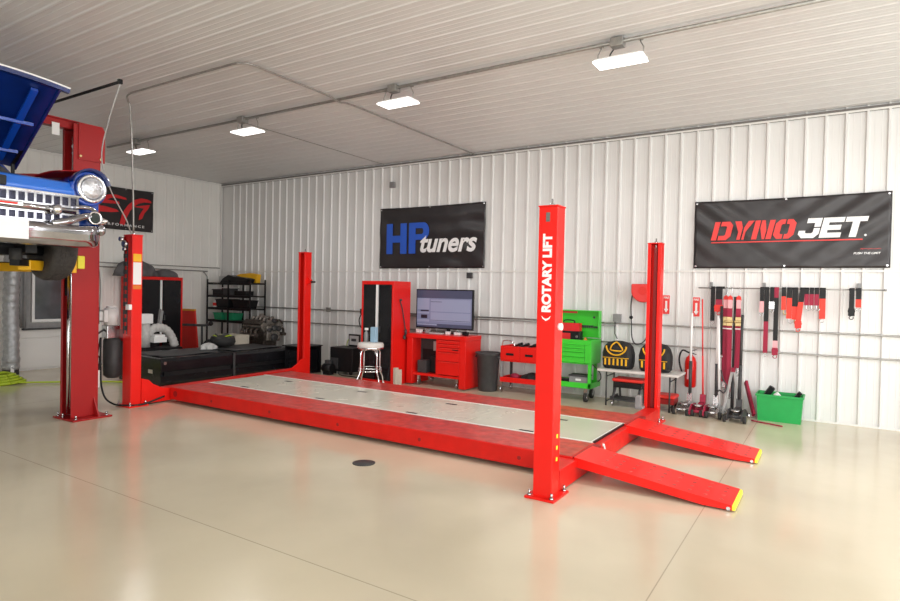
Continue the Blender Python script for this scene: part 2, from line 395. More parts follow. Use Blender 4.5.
# left front post: latch rack, decals, fittings
q = MB()
for k in range(11):
    q.box(4.50, -4.835, 1.00+.105*k, 4.56, -4.815, 1.055+.105*k); 
q.box(4.485, -4.822, .95, 4.500, -4.814, 2.15); q.box(4.56, -4.822, .95, 4.575, -4.814, 2.15); q.build('latch_rack', 'dgrey', pl_)
q = MB(); q.box(4.666, -4.80, 1.90, 4.669, -4.69, 2.00); q.build('warning_decal', 'yellow', pl_)
q = MB(); q.box(4.666, -4.80, 1.60, 4.669, -4.69, 1.89); q.build('instruction_decal', 'white', pl_)
q = MB(); q.box(4.666, -4.80, 1.54, 4.669, -4.69, 1.59); q.build('warning_decal', 'orange', pl_)
q = MB(); q.box(4.60, -4.86, 1.27, 4.68, -4.815, 1.34); q.build('air_valve', 'white', pl_, bevel=.006)
q = MB(); q.cyl((4.53, -4.86, 2.13), (4.53, -4.80, 2.13), .045, n=12); q.cyl((4.50, -4.89, 2.19), (4.50, -4.82, 2.19), .03, n=10); q.cyl((4.55, -4.87, 2.06), (4.55, -4.82, 2.06), .025, n=10); q.build('cable_sheave', 'steel', pl_)
# handle on the far left post
q = MB(); q.prism([(0,0), (.10,.03), (.10,.09), (0,.14)], lambda u, v, d: (4.43+u*.8, d, 1.66+v), -1.50, -1.46); q.build('lock_lever', 'red', pb)
q = MB(); q.cyl((4.50, -1.48, 1.71), (4.60, -1.48, 1.71), .018, n=8); q.build('grip', 'black', pb)
# crossbeams
b = MB(); b.box(10.385, -4.66, .01, 10.545, -1.46, .185); b.build('crossbeam', 'redrun', LIFT, bevel=.006)
b = MB(); b.bar((4.56, -4.66, .10), (4.36, -1.57, .10), .17, .165); b.build('crossbeam', 'redrun', LIFT, bevel=.006)
for x, y0, s in ((4.57, -4.67, 1), (4.355, -1.56, -1)):
    b = MB(); b.prism([(0, .02), (.46, .02), (.46, .185), (.30, .20), (.16, .27), (.10, .33), (0, .36)], lambda u, v, d: (x+d, y0+s*u, v), .083, .102); b.build('gusset', 'red', LIFT)
b = MB(); b.box(10.29, -1.60, .19, 10.36, -1.50, .34); b.box(10.29, -1.60, .17, 10.39, -1.50, .21); b.build('locking_foot', 'grey', LIFT, bevel=.01)
# runways
for y0, y1 in ((-4.28, -3.69), (-2.69, -2.10)):
    b = MB(); b.box(4.70, y0, .035, 10.50, y1, .200, 0); 
    r = b.build('runway', 'redrun', LIFT, bevel=.008)
    b = MB(); b.box(4.72, y0+.012, .200, 10.49, y1-.012, .203); b.build('tread_surface', 'redtop', r)
    for k in range(5): MB().cyl((5.6+1.1*k, y0-.004, .11), (5.6+1.1*k, y0+.004, .11), .018, n=12).build('access_plug', 'reddark', r)
    MB().cyl((4.82, y0-.006, .12), (4.82, y0+.004, .12), .04, n=14).build('access_plug', 'reddark', r)
    b = MB(); b.box(10.49, y0+.02, .17, 10.56, y1-.02, .198); b.cyl((10.535, y0+.02, .185), (10.535, y1-.02, .185), .014, n=8); b.build('hinge', 'reddark', r)
# deck plates between the runways
for k in range(4):
    x0 = 4.74 + k*1.436; x1 = x0 + 1.430
    b = MB(); n = 0
    b.box(x0, -3.715, .172, x1, -2.665, .204)
    dpt = b.build('deck_panel', 'deck', LIFT, bevel=.003)
    for yy in (-3.695, -2.685):
        b = MB(); b.box(x0, yy-.022, .204, x1, yy+.022, .206); b.build('edge_strip', 'deckw', dpt)
    for xx, yy in ((x0+.72, -3.645), (x0+.80, -2.92)):
        b = MB(); b.box(xx-.075, yy-.022, .2042, xx+.075, yy+.022, .2062); b.build('hand_slot', 'black', dpt)
b = MB(); b.box(10.470, -3.68, .165, 10.482, -2.70, .208); b.build('deck_gap_shade', 'black', LIFT)  # black strip paints the shade in the gap under the deck end
b = MB(); b.box(10.452, -3.69, .204, 10.471, -2.69, .2075); b.build('deck_end_strip', 'deckw', LIFT)
b = MB(); b.cyl((10.54, -3.95+.35, .17), (10.56, -3.95+.35, .17), .015, n=8); b.bar((10.555, -3.60, .165), (10.56, -3.585, .13), .012, .012); b.build('wire_clip', 'white', LIFT)
# ramps
for y0, y1 in ((-4.29, -3.82), (-2.75, -2.28)):
    b = MB(); b.prism([(10.52, .205), (11.755, .048), (11.755, .012), (11.55, .012), (10.52, .125)], lambda u, v, d: (u, d, v), y0, y1)
    sl = (.205-.048)/(11.755-10.52)
    for i in range(9):
        for j in range(4):
            x = 10.75+.115*i; y = y0+.075+.105*j; z = .205-(x-10.52)*sl
            b.lathe([(.018, .0), (.013, .003)], (x, y, z), (0, 0, 1), n=8, m=1)
    r = b.build('ramp', ['red', 'redtop'], LIFT)
    b = MB(); b.prism([(11.755, .046), (11.772, .042), (11.776, .012), (11.755, .012)], lambda u, v, d: (u, d, v), y0, y1); b.build('edge_strip', 'yel2', r)
    MB().cyl((11.73, y0-.006, .022), (11.73, y0+.01, .022), .014, n=10).build('roller', 'steel', r)
    MB().cyl((11.73, y1-.01, .022), (11.73, y1+.006, .022), .014, n=10).build('roller', 'steel', r)

# ------------------------------------------------------------------ two post lift and car
TP = thing('two_post_lift', 'dark red two post lift holding the blue car in the air', 'vehicle lift', (4.85, -6.9, 0))
def column(yo, s):
    """s=+1: web towards +y"""
    Y = lambda v: yo + s*v
    b = MB()
    b.box(4.615, Y(.145), .02, 4.875, Y(.157), 3.46); b.box(4.615, Y(-.15), .02, 4.627, Y(.145), 3.46); b.box(4.863, Y(-.15), .02, 4.875, Y(.145), 3.46)
    b.box(4.627, Y(-.15), .02, 4.66, Y(-.138), 3.46)
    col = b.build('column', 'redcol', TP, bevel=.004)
    for d0 in (4.876, 4.602):
        b = MB(); b.prism([(-.10, 3.05), (.20, 3.05), (.20, 3.42), (.17, 3.48), (-.10, 3.48)], lambda u, v, d: (d, Y(u), v), d0, d0+.012); b.build('column_extension', 'redcol', col)
    b = MB()
    for u in (-.08, .15): MB().cyl((4.886, Y(u), 3.09), (4.898, Y(u), 3.09), .014, n=8).build('bolt', 'brass', col)
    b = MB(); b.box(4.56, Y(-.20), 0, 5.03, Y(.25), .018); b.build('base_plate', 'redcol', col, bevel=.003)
    b = MB(); b.prism([(.0, .0), (.10, .0), (.0, .22)], lambda u, v, d: (d, Y(.157+u), .018+v), 4.68, 4.69); b.prism([(0, 0), (.13, 0), (0, .22)], lambda u, v, d: (4.875+u, Y(d), .018+v), .10, .115); b.build('gusset', 'redcol', col)
    bolts(col, [(4.60, Y(-.16)), (4.73, Y(-.17)), (4.99, Y(-.15)), (4.99, Y(.20)), (4.60, Y(.20))])
    b = MB(); b.box(4.64, Y(-.12), 1.45, 4.85, Y(.05), 2.15); b.build('carriage', 'black', col)
    b = MB(); b.cyl((4.765, Y(-.130), .06), (4.765, Y(-.130), 1.72), .020, n=10); b.cyl((4.80, Y(-.12), .06), (4.80, Y(-.12), 3.4), .010, n=8); b.build('hydraulic_ram', 'chrome', col)
    b = MB(); b.box(4.63, Y(.09), .03, 4.86, Y(.10), 3.4); b.build('inner_cover', 'black', col)
    # swing arms
    for x0, x1, y1 in ((4.90, 5.50, -.90), (4.66, 3.55, -.78)):
        b = MB(); b.bar((x0, Y(-.20), 1.775), (x1, Y(y1), 1.775), .12, .10); arm = b.build('swing_arm', 'yellow', TP, bevel=.006)
        b = MB(); b.bar((x0+(x1-x0)*.5, Y(-.20+(y1+.20)*.5), 1.80), (x1+(x1-x0)*.18, Y(y1+(y1+.2)*.18), 1.80), .09, .075); b.build('arm_extension', 'black', arm)
        b = MB(); b.cyl((x1+(x1-x0)*.16, Y(y1+(y1+.2)*.16), 1.82), (x1+(x1-x0)*.16, Y(y1+(y1+.2)*.16), 1.93), .055); b.build('lift_pad', 'rubber', arm)
    b = MB(); b.box(4.66, Y(-.26), 1.72, 4.96, Y(-.14), 1.88); b.build('carriage_bracket', 'yellow', TP, bevel=.006)
    return col
c1 = column(-5.49, 1); c2 = column(-8.31, -1)
b = MB(); b.box(4.915, -5.44, 1.80, 4.94, -5.39, 1.9)
b = MB(); b.box(4.83, -5.62, 1.77, 4.96, -5.54, 1.92); b.build('pad_adapter', 'yel2', TP, bevel=.01)
b = MB(); b.box(4.69, -8.2, 3.40, 4.80, -5.58, 3.485); b.box(4.67, -8.2, 3.485, 4.82, -5.55, 3.50); bm_ = b.build('overhead_beam', 'redcol', TP, bevel=.004)
b = MB(); b.box(4.825, -5.85, 3.29, 4.828, -5.77, 3.43); b.build('hanging_tag', 'white', bm_)
b = MB(); b.cyl((4.80, -5.60, 3.20), (4.83, -5.60, 3.20), .03, n=10); b.cyl((4.80, -5.60, 3.12), (4.84, -5.60, 3.12), .025, n=10); b.build('cable_pulley', 'white', c1)
b = MB(); b.cyl((2.9, -5.63, 3.775), (5.83, -5.63, 3.775), .016, n=8); b.box(5.81, -5.65, 3.752, 5.845, -5.61, 3.80); b.bar((3.0, -5.63, 3.77), (3.0, -5.63, 4.02), .03, .02); b.bar((3.5, -5.63, 3.77), (3.5, -5.63, 4.02), .03, .02); b.build('overhead_rod', 'black', TP)
b = MB(); b.tube(bez([(5.83, -5.63, 3.75), (5.55, -5.60, 3.40), (5.22, -5.50, 3.06), (5.02, -5.30, 2.75), (4.80, -4.98, 2.43), (4.66, -4.83, 2.26)], 40), .007, 6)
tag(b.build('hanging_cable', 'lgrey'), 'thin pale cable sagging from the black rod end to the front left lift post', 'cable')

CAR = thing('car', 'blue classic car with hood up and chrome grille raised on the two post lift', 'car', (6.20, -6.86, 1.63))
CX, CY, CZ = 6.20, -6.86, 1.63
def cp(x, y, z): return (CX+x, CY+y, CZ+z)
# fenders (arched over the wheels)
def arch(cx, r, x0, x1, zt0, zt1, zb=.36):
    pts = [(x1, zb), (cx+r, zb)] + [(cx+r*math.cos(a), .36+r*math.sin(a)) for a in [PI*i/12 for i in range(1, 12)]] + [(cx-r, zb), (x0, zb), (x0, zt0), ((x0+x1)/2, (zt0+zt1)/2+.015), (x1, zt1)]
    return pts
for s in (-1, 1):
    b = MB(); b.prism(arch(-.86, .42, -1.75, -.16, 1.04, 1.02), lambda u, v, d: cp(u, s*d, v), .70, .925)
    b.build('fender', 'blue', CAR, bevel=.035, seg=4)
    # headlight pod with eyebrow
    b = MB(); pf_ = [(.10, -.62), (.135, -.40), (.155, -.22), (.165, -.10), (.172, -.02), (.150, .0), (.135, -.03)]
    b.lathe([(r, h) for r, h in pf_], cp(-.06, s*.775, .905), (1, 0, 0), n=28); pod = b.build('headlight_pod', 'blue', CAR)
    b = MB(); b.lathe([(.132, -.05), (.142, .0), (.136, .020), (.118, .026), (.108, .010), (.106, -.01)], cp(-.045, s*.785, .905), (1, 0, 0), n=28); hl = b.build('headlight', 'chrome', CAR)
    b = MB(); b.lathe([(.108, -.01), (.096, .020), (.065, .036), (.03, .044), (.005, .046)], cp(-.045, s*.785, .905), (1, 0, 0), n=24); b.build('lens', 'lampglass', hl)
    b = MB(); b.lathe([(.173, -.06), (.180, .0), (.184, .055), (.172, .06), (.158, .0)], cp(-.06, s*.775, .915), (1, 0, 0), n=28)
    # keep the upper half only: hooded visor
    keep = [i for i, f in enumerate(b.f) if sum(b.v[j][2] for j in f)/len(f) > CZ+.95 and len(f) == 4]
    b.f = [b.f[i] for i in keep]; b.m = [0]*len(keep); b.sm = [True]*len(keep)
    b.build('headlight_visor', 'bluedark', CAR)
# front header panel and valance
b = MB(); b.prism([(-.20, .79), (-.07, .79), (-.05, .85), (-.10, .94), (-.24, .97)], lambda u, v, d: cp(u, d, v), -.64, .64); b.build('header_panel', 'bluetrim', CAR, bevel=.02, seg=3)
b = MB(); b.box(*cp(-.075, -.45, .825), *cp(-.035, .06, .915)); b.build('header_opening', 'black', CAR, bevel=.01)
b = MB(); b.box(*cp(-1.4, -.69, .40), *cp(-.22, .69, .90)); b.build('engine_bay', 'black', CAR)
# hood, raised
def hoodpt(u, v, off=0):   # u 0 rear..1 front; v -1..1
    ang = math.radians(30); L = 1.30
    x = -1.36 + L*u*math.cos(ang); z = 1.225 + L*u*math.sin(ang)
    crown = .05*(1-v*v); hw = .64 - .07*u
    if u > .93: x -= 0.0
    return cp(x - math.sin(ang)*(crown+off), v*hw, z + math.cos(ang)*(crown+off))
b = MB()
n1, n2 = 12, 16
top = [[hoodpt(i/n1, -1+2*j/n2) for j in range(n2+1)] for i in range(n1+1)]
bot = [[hoodpt(i/n1, -1+2*j/n2, -.02) for j in range(n2+1)] for i in range(n1+1)]
b.add([p for r in top for p in r], [(i*(n2+1)+j, i*(n2+1)+j+1, (i+1)*(n2+1)+j+1, (i+1)*(n2+1)+j) for i in range(n1) for j in range(n2)], 0, True)
b.add([p for r in bot for p in r], [(i*(n2+1)+j, i*(n2+1)+j+1, (i+1)*(n2+1)+j+1, (i+1)*(n2+1)+j) for i in range(n1) for j in range(n2)], 0, True)
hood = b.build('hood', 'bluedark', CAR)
b = MB()
fr = [hoodpt(1, 1.13*(-1+2*j/20), .0) for j in range(21)]
for j in range(20): b.bar((fr[j][0]+.02, fr[j][1], fr[j][2]-.018), (fr[j+1][0]+.02, fr[j+1][1], fr[j+1][2]-.018), .05, .045)
for s in (-1, 1):
    for i in range(10):
        p, q2 = hoodpt(i/10, s), hoodpt((i+1)/10, s); b.bar((p[0], p[1], p[2]-.02), (q2[0], q2[1], q2[2]-.02), .02, .05)
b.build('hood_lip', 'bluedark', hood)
b = MB()
for j in range(20): b.bar((fr[j][0]+.045, fr[j][1], fr[j][2]+.005), (fr[j+1][0]+.045, fr[j+1][1], fr[j+1][2]+.005), .012, .014)
b.build('hood_lit_edge', 'white', hood)  # white bar paints the lit line along the hood's front edge
b = MB()
for v0, v1 in ((-.75, -.72), (.72, .75), (-.02, .02)):
    b.bar(hoodpt(.08, v0, -.045), hoodpt(.92, v1*.9, -.045), .06, .03)
b.bar(hoodpt(.55, -.9, -.035), hoodpt(.55, .9, -.035), .07, .03); b.bar(hoodpt(.2, -.9, -.035), hoodpt(.2, .9, -.035), .07, .03)
b.build('hood_brace', 'blue', hood)
for s in (-1, 1):
    b = MB(); b.bar(cp(-1.30, s*.60, .98), cp(-1.30, s*.60, 1.26), .03, .02); b.bar(cp(-1.30, s*.60, 1.24), cp(-1.10, s*.60, 1.36), .03, .02); b.build('hood_hinge', 'black', hood)
# grille: egg crate with bar
b = MB()
Z0, Z1 = .545, .800
for k in range(19):
    y = -.66 + 1.32*k/18; b.box(*cp(-.16, y-.010, Z0), *cp(-.055, y+.010, Z1))
for z in (.545, .625, .700, .797): b.box(*cp(-.16, -.67, z-.009), *cp(-.045, .67, z+.009))
g = b.build('grille', 'chromeb', CAR)
b = MB(); b.box(*cp(-.20, -.68, .50), *cp(-.12, .68, .81)); b.build('grille_backing', 'chrome_shade', g)  # dark colour paints the shade of the recess behind the bars
b = MB(); b.tube([cp(-.02, -.62, .662), cp(-.01, 0, .662), cp(-.02, .62, .662)], .026, 12); b.build('grille_bar', 'chrome', g)
b = MB(); b.box(*cp(-.10, -.70, .800), *cp(-.03, .70, .816)); b.build('grille_molding', 'chrome', g)
for y in (-.44, .44):
    b = MB(); b.ball(cp(.02, y, .655), .052, (1.2, 1, 1), 16); b.build('bumper_bullet', 'chrome', g)
b = MB(); b.box(*cp(.0, -.17, .645), *cp(.032, .17, .69)); b.build('emblem_bar', 'chrome', g, bevel=.012)
b = MB(); b.box(*cp(.031, -.12, .658), *cp(.036, .12, .678)); b.build('emblem_inlay', 'redpl', g)
# bumper: lower blade curving round, with wing ends
b = MB(); sec = [(0, -.10), (.05, -.085), (.075, -.03), (.07, .02), (.085, .05), (.06, .10), (.0, .115)]
path = []
for i in range(41):
    y = -.93 + 1.86*i/40; a = abs(y)/.93
    path.append((y, -.02 + .03*(1-a*a) - (.22*((a-.80)/.20)**2 if a > .80 else 0), .035*((a-.6)/.4)**2 if a > .6 else 0))
vs = [cp(px+sx-.02, y, .415+sz+dz) for (y, px, dz) in path for (sx, sz) in sec]; k = len(sec)
b.add(vs, [(i*k+j, i*k+j+1, (i+1)*k+j+1, (i+1)*k+j) for i in range(40) for j in range(k-1)], 0, True)
bp_ = b.build('bumper', 'chromeb', CAR, solid=.006)
for s in (-1, 1):
    b = MB(); b.tube(bez([cp(.02, s*.40, .52), cp(.03, s*.55, .56), cp(.0, s*.70, .62), cp(-.06, s*.80, .64)], 16), .035, 10, radii=None)
    b.tube(bez([cp(-.02, s*.62, .70), cp(-.03, s*.76, .71), cp(-.08, s*.86, .66), cp(-.16, s*.92, .58)], 16), .022, 8)
    b.ball(cp(-.01, s*.86, .50), .045, (1, 1, 1.2), 12); b.build('bumper_wing', 'chromeb', bp_)
    b = MB(); b.lathe([(.045, -.09), (.064, -.01), (.066, .03), (.058, .04), (.050, .025), (.048, -.02)], cp(-.02, s*.795, .615), (1, 0, 0), n=20); pk = b.build('parking_light', 'chrome', bp_)
    b = MB(); b.cyl(cp(-.03, s*.795, .615), cp(.002, s*.795, .615), .048, n=18); b.build('lens', 'dgreen', pk)
    b = MB(); b.lathe([(.05, 0), (.035, .04), (.01, .10)], cp(-.12, s*.90, .60), (1, s*.3, 0), n=12); b.build('wing_tip', 'chrome', bp_)
b = MB(); b.box(*cp(.085, -.185, .355), *cp(.09, .185, .525)); b.build('license_plate', 'white', CAR, bevel=.004)
b = MB(); b.box(*cp(.06, -.12, .40), *cp(.085, .12, .54)); b.build('plate_bracket', 'steel', CAR)
# chassis and rear body
b = MB(); b.box(*cp(-4.6, -.50, .26), *cp(-.50, -.40, .36)); b.box(*cp(-4.6, .40, .26), *cp(-.50, .50, .36)); b.box(*cp(-1.1, -.40, .24), *cp(-.75, .40, .34)); b.box(*cp(-.45, -.5, .36), *cp(-.35, .5, .44)); b.box(*cp(-4.8, -.62, .36), *cp(-.25, .62, .42))
b.cyl(cp(-.86, -.72, .30), cp(-.86, .72, .30), .05); b.box(*cp(-1.6, -.25, .14), *cp(-.95, .25, .25)); b.cyl(cp(-4.0, -.72, .33), cp(-4.0, .72, .33), .06); b.ball(cp(-4.0, 0, .32), .15)
b.build('chassis', 'black', CAR)
b = MB(); b.prism([(-1.75, .36), (-3.45, .36)] + [(-3.88+.42*math.cos(a), .36+.42*math.sin(a)) for a in [PI*i/12 for i in range(0, 13)]] + [(-4.3, .36), (-5.05, .42), (-5.1, .98), (-4.2, 1.02), (-1.75, 1.04)][0:], lambda u, v, d: cp(u, d, v), -.92, .92); b.build('body', 'blue', CAR, bevel=.03, seg=3)
def frust(b, x0, x1, X0, X1, w0, w1, z0, z1):
    b.add([cp(x0, -w0, z0), cp(x1, -w0, z0), cp(x1, w0, z0), cp(x0, w0, z0), cp(X0, -w1, z1), cp(X1, -w1, z1), cp(X1, w1, z1), cp(X0, w1, z1)], [(3,2,1,0), (4,5,6,7), (0,1,5,4), (1,2,6,5), (2,3,7,6), (3,0,4,7)])
b = MB(); frust(b, -4.3, -1.5, -3.9, -2.05, .82, .66, 1.03, 1.42); b.build('window_glass', 'glass', CAR)
b = MB(); frust(b, -3.95, -2.0, -3.7, -2.3, .68, .55, 1.42, 1.50); b.build('roof', 'blue', CAR, bevel=.03, seg=3)
for s in (-1, 1):
    for xx in (-1.62, -2.9, -4.15):
        b = MB(); b.bar(cp(xx, s*.81, 1.03), cp(xx+(-.42 if xx > -2 else (.25 if xx < -4 else 0)), s*.66, 1.43), .05, .04); b.build('roof_pillar', 'blue', CAR)
def wheel(x, y, s):
    b = MB(); b.lathe([(.20, -.095), (.27, -.118), (.325, -.108), (.342, -.08), (.345, 0), (.342, .08), (.325, .108), (.27, .118), (.20, .095)], cp(x, y, .345), (0, 1, 0), n=36)
    w_ = b.build('wheel', 'tyre', CAR)
    b = MB(); b.lathe([(.205, -.08), (.20, -.02), (.12, .0), (.05, .01), (.05, .05), (.12, .05), (.20, .07), (.205, .08)] if s > 0 else [(.205, .08), (.20, .02), (.12, .0), (.05, -.01), (.05, -.05), (.12, -.05), (.20, -.07), (.205, -.08)], cp(x, y, .345), (0, 1, 0), n=28)
    b.build('rim', 'dgrey', w_)
    b = MB()
    for k in range(40):
        a = 2*PI*k/40
        for yy, sk in ((-.045, .03), (.045, -.03), (0, .02)):
            b.obox(cp(x+.347*math.cos(a+sk), y+yy, .345+.347*math.sin(a+sk)), (.006, .034, .030), (0, -(a+sk), 0))
    b.build('tread', 'tyre', w_)
for s in (-1, 1): wheel(-.86, s*.795, s); wheel(-3.88, s*.77, s)
# red fender cover
b = MB(); b.grid(lambda u, v: cp(-.30-1.05*u, .62+.33*v + .01*math.sin(9*u), 1.075+.018*math.sin(7*u+3*v) + .05*(u > .85) - .35*max(0, v-.93)*(1) + .02*v), 16, 10)
tag(b.build('fender_cover', 'redcol', solid=.012), 'dark red cloth cover lying along the fender of the raised blue car', 'cover')
# ------------------------------------------------------------------ banners and signs
def fix_text(o):
    """turn a font object into a plain mesh object"""
    dg = bpy.context.evaluated_depsgraph_get(); dg.update()
    me = bpy.data.meshes.new_from_object(o.evaluated_get(dg))
    n = bpy.data.objects.new(o.name, me); COL.objects.link(n)
    n.parent = o.parent; n.location = o.location; n.rotation_euler = o.rotation_euler; n.scale = o.scale
    nm = o.name; bpy.data.objects.remove(o); n.name = nm; W[n] = W[n.parent] if n.parent else n.location
    return n
def text_fit(name, body, m, parent, fn, w, h, shear=0., off=0., spacing=1., d=.003):
    """lettering whose bounding box is w x h; fn(u, v, d) places it"""
    c = bpy.data.curves.new(name, 'FONT'); c.body = body; c.size = 1; c.extrude = .01; c.offset = off; c.shear = shear; c.space_character = spacing
    o = bpy.data.objects.new(name, c); COL.objects.link(o)
    dg = bpy.context.evaluated_depsgraph_get(); dg.update()
    me = bpy.data.meshes.new_from_object(o.evaluated_get(dg)); bpy.data.objects.remove(o)
    xs = [v.co.x for v in me.vertices]; ys = [v.co.y for v in me.vertices]
    x0, x1, y0, y1 = min(xs), max(xs), min(ys), max(ys); org = W[parent]
    for v in me.vertices:
        p = fn((v.co.x-x0)/(x1-x0)*w, (v.co.y-y0)/(y1-y0)*h, d if v.co.z > 0 else 0)
        v.co = Vector(p) - org
    me.materials.clear(); me.materials.append(M[m])
    n = bpy.data.objects.new(name, me); COL.objects.link(n); n.parent = parent; W[n] = org
    return n

def cloth_banner(name, label, fn, w, h, folds, m='banner'):
    """fn(u, v, d): u along, v up, d off the wall"""
    def dep(u, v):
        z = .0
        for (u0, v0, a, f, amp, fall) in folds:
            s = (u-u0)*math.cos(a)+(v-v0)*math.sin(a); z += amp*math.sin(f*s)*math.exp(-((u-u0)**2+(v-v0)**2)*fall)
        return z
    b = MB(); nu, nv = 60, 30
    b.grid(lambda u, v: fn(u*w, v*h - .012*math.sin(PI*u)*(v > .5)*v, .021+dep(u*w, v*h)), nu, nv)
    t = b.build(name, m, solid=.003); tag(t, label, 'banner')
    b = MB()
    for u, v in ((.03, .03), (w-.03, .03), (w-.03, h-.03), (.03, h-.03), (w/2, h-.03), (w/2, .03)):
        b.lathe([(.016, -.001), (.012, .003)], fn(u, v, .028), Vector(fn(0, 0, 1))-Vector(fn(0, 0, 0)), n=10)
    b.build('grommet', 'steel', t)
    return t
# red and white banner with stencil letters
fb = lambda u, v, d: (10.65+u, -.026-d, 1.995+v)
bn = cloth_banner('wall_banner', 'wide black vinyl banner reading DYNOJET in red and white', fb, 2.28, .945,
    [(2.28, .95, 2.2, 26, .010, .9), (0, .95, .9, 26, .008, 1.2), (1.3, 0, 1.0, 16, .007, 1.5)])
LET = {
 'D': [[(0,0),(.28,0),(.28,1),(0,1)], [(.36,1),(.8,1),(1,.8),(1,.2),(.8,0),(.36,0),(.36,.24),(.64,.24),(.70,.3),(.70,.7),(.64,.76),(.36,.76)]],
 'Y': [[(0,1),(.33,1),(.48,.66),(.48,0),(.30,0),(.30,.42)], [(.56,.66),(.70,1),(1,1),(.68,.42),(.68,0),(.56,0)]],
 'N': [[(0,0),(.27,0),(.27,1),(0,1)], [(.33,1),(.50,1),(.67,.45),(.67,0),(.55,0),(.33,.60)], [(.73,0),(1,0),(1,1),(.73,1)]],
 'O': [[(.46,1),(.2,1),(0,.8),(0,.2),(.2,0),(.46,0),(.46,.24),(.34,.24),(.30,.3),(.30,.7),(.34,.76),(.46,.76)], [(.54,1),(.8,1),(1,.8),(1,.2),(.8,0),(.54,0),(.54,.24),(.66,.24),(.70,.3),(.70,.7),(.66,.76),(.54,.76)]],
 'J': [[(.30,1),(1,1),(1,.56),(.70,.56),(.70,.76),(.30,.76)], [(1,.50),(1,.2),(.8,0),(.2,0),(0,.2),(0,.38),(.32,.38),(.32,.28),(.38,.24),(.64,.24),(.70,.30),(.70,.50)]],
 'E': [[(0,0),(1,0),(1,.24),(.32,.24),(.32,.38),(.92,.38),(.92,.62),(.32,.62),(.32,.76),(1,.76),(1,1),(0,1)]],
 'T': [[(0,1),(1,1),(1,.76),(.67,.76),(.67,0),(.34,0),(.34,.76),(0,.76)]]}
def stencil(word, x0, x1, z0, z1, m, name, gap=.06, sh=.22):
    b = MB(); n = len(word); wl_ = (x1-x0)/(n+(n-1)*gap); h = z1-z0
    for i, ch in enumerate(word):
        for poly in LET[ch]:
            b.prism([(x0+i*wl_*(1+gap)+p*wl_ + q*h*sh, z0+q*h) for p, q in poly], lambda u, v, d: (u, d, v), -.070, -.062)
    return b.build(name, m, bn)
stencil('DYNO', 10.875, 11.875, 2.385, 2.640, 'letr', 'red_lettering'); stencil('JET', 11.925, 12.645, 2.385, 2.640, 'letw', 'white_lettering')
b = MB(); b.box(10.88, -.068, 2.345, 12.64, -.062, 2.360); b.build('underline', 'letr', bn)
b = MB(); b.cyl((12.668, -.070, 2.405), (12.668, -.062, 2.405), .013, n=12); b.build('trademark_dot', 'letw', bn)
text_fit('slogan', 'PUSH THE LIMIT', 'letw', bn, lambda u, v, d: (12.55+u, -.066-d, 2.165+v), .28, .026, shear=.2, off=.02)
text_fit('web_address', 'dynojet.com', 'letr', bn, lambda u, v, d: (12.62+u, -.066-d, 2.225+v), .21, .016)
# blue and white banner
fh = lambda u, v, d: (4.89+u, -.026-d, 2.01+v)
hb = cloth_banner('wall_banner', 'black vinyl banner with HP in blue and tuners in white italic letters', fh, 2.34, 1.155,
    [(0, 1.15, .9, 14, .009, .8), (2.3, 0, 1.1, 16, .009, 1.0), (1.6, .9, PI/2, 20, .006, .8)])
b = MB()
hz0, hz1 = 2.285, 2.860
for poly in ([(5.07,hz0),(5.21,hz0),(5.21,2.50),(5.40,2.50),(5.40,hz0),(5.545,hz0),(5.545,hz1),(5.40,hz1),(5.40,2.63),(5.21,2.63),(5.21,hz1),(5.07,hz1)],
             [(5.60,hz0),(5.75,hz0),(5.75,hz1),(5.60,hz1)]):
    b.prism(poly, lambda u, v, d: (u, d, v), -.068, -.060)
pp = [(5.75,hz1),(5.93,hz1)] + [(5.93+.125*math.cos(a)*1.0, 2.70+.16*math.sin(a)) for a in [PI/2-PI*i/10 for i in range(1, 10)]] + [(5.93,2.54),(5.75,2.54),(5.75,2.645),(5.90,2.645)] + [(5.90+.03*math.cos(a), 2.70+.05*math.sin(a)) for a in [-PI/2+PI*i/6 for i in range(1, 6)]] + [(5.90,2.755),(5.75,2.755)]
b.prism(pp, lambda u, v, d: (u, d, v), -.068, -.060)
b.build('blue_lettering', 'hpblue', hb)
text_fit('white_lettering', 'tuners', 'letw', hb, lambda u, v, d: (5.86+u, -.066-d, 2.30+v), 1.22, .315, shear=.28, off=.028)
# left wall banner
fs = lambda u, v, d: (.014+d, -2.92+u, 2.715+v)
sb = cloth_banner('wall_banner', 'black banner with red swoosh lettering on the left end wall', fs, 1.18, .865, [(1.1, .8, .8, 16, .006, 1.5)])
def sw(polys, name):
    b = MB()
    for p in polys: b.prism([(-2.92+u, 2.715+v) for u, v in p], lambda u, v, d: (d, u, v), .044, .052)
    return b.build(name, 'letr2', sb)
sw([[(.02,.50),(.06,.58),(.14,.65),(.24,.68),(.38,.70),(.58,.66),(.60,.62),(.40,.635),(.28,.62),(.20,.575),(.44,.565),(.46,.52),(.14,.50)],
    [(.02,.44),(.16,.44),(.40,.40),(.44,.36),(.30,.335),(.04,.32)],
    [(.46,.12),(.50,.30),(.56,.42),(.64,.53),(.76,.64),(.90,.695),(1.04,.69),(1.12,.66),(1.13,.62),(.98,.62),(.84,.57),(.74,.49),(.67,.40),(.60,.25),(.56,.10)],
    [(.74,.50),(1.10,.585),(1.06,.49),(.98,.39),(.93,.27),(.86,.235),(.87,.33),(.92,.42),(.97,.49)]], 'red_lettering')
text_fit('white_lettering', 'PERFORMANCE', 'letw', sb, lambda u, v, d: (.046+d, -2.84+u, 2.79+v), .90, .05, off=.02, spacing=1.5)
text_fit('lettering', 'ROTARY LIFT', 'letw', ROTARY_POST, lambda u, v, d: (10.522-v, -4.8665-d, 1.452+u), .605, .078, off=.05)
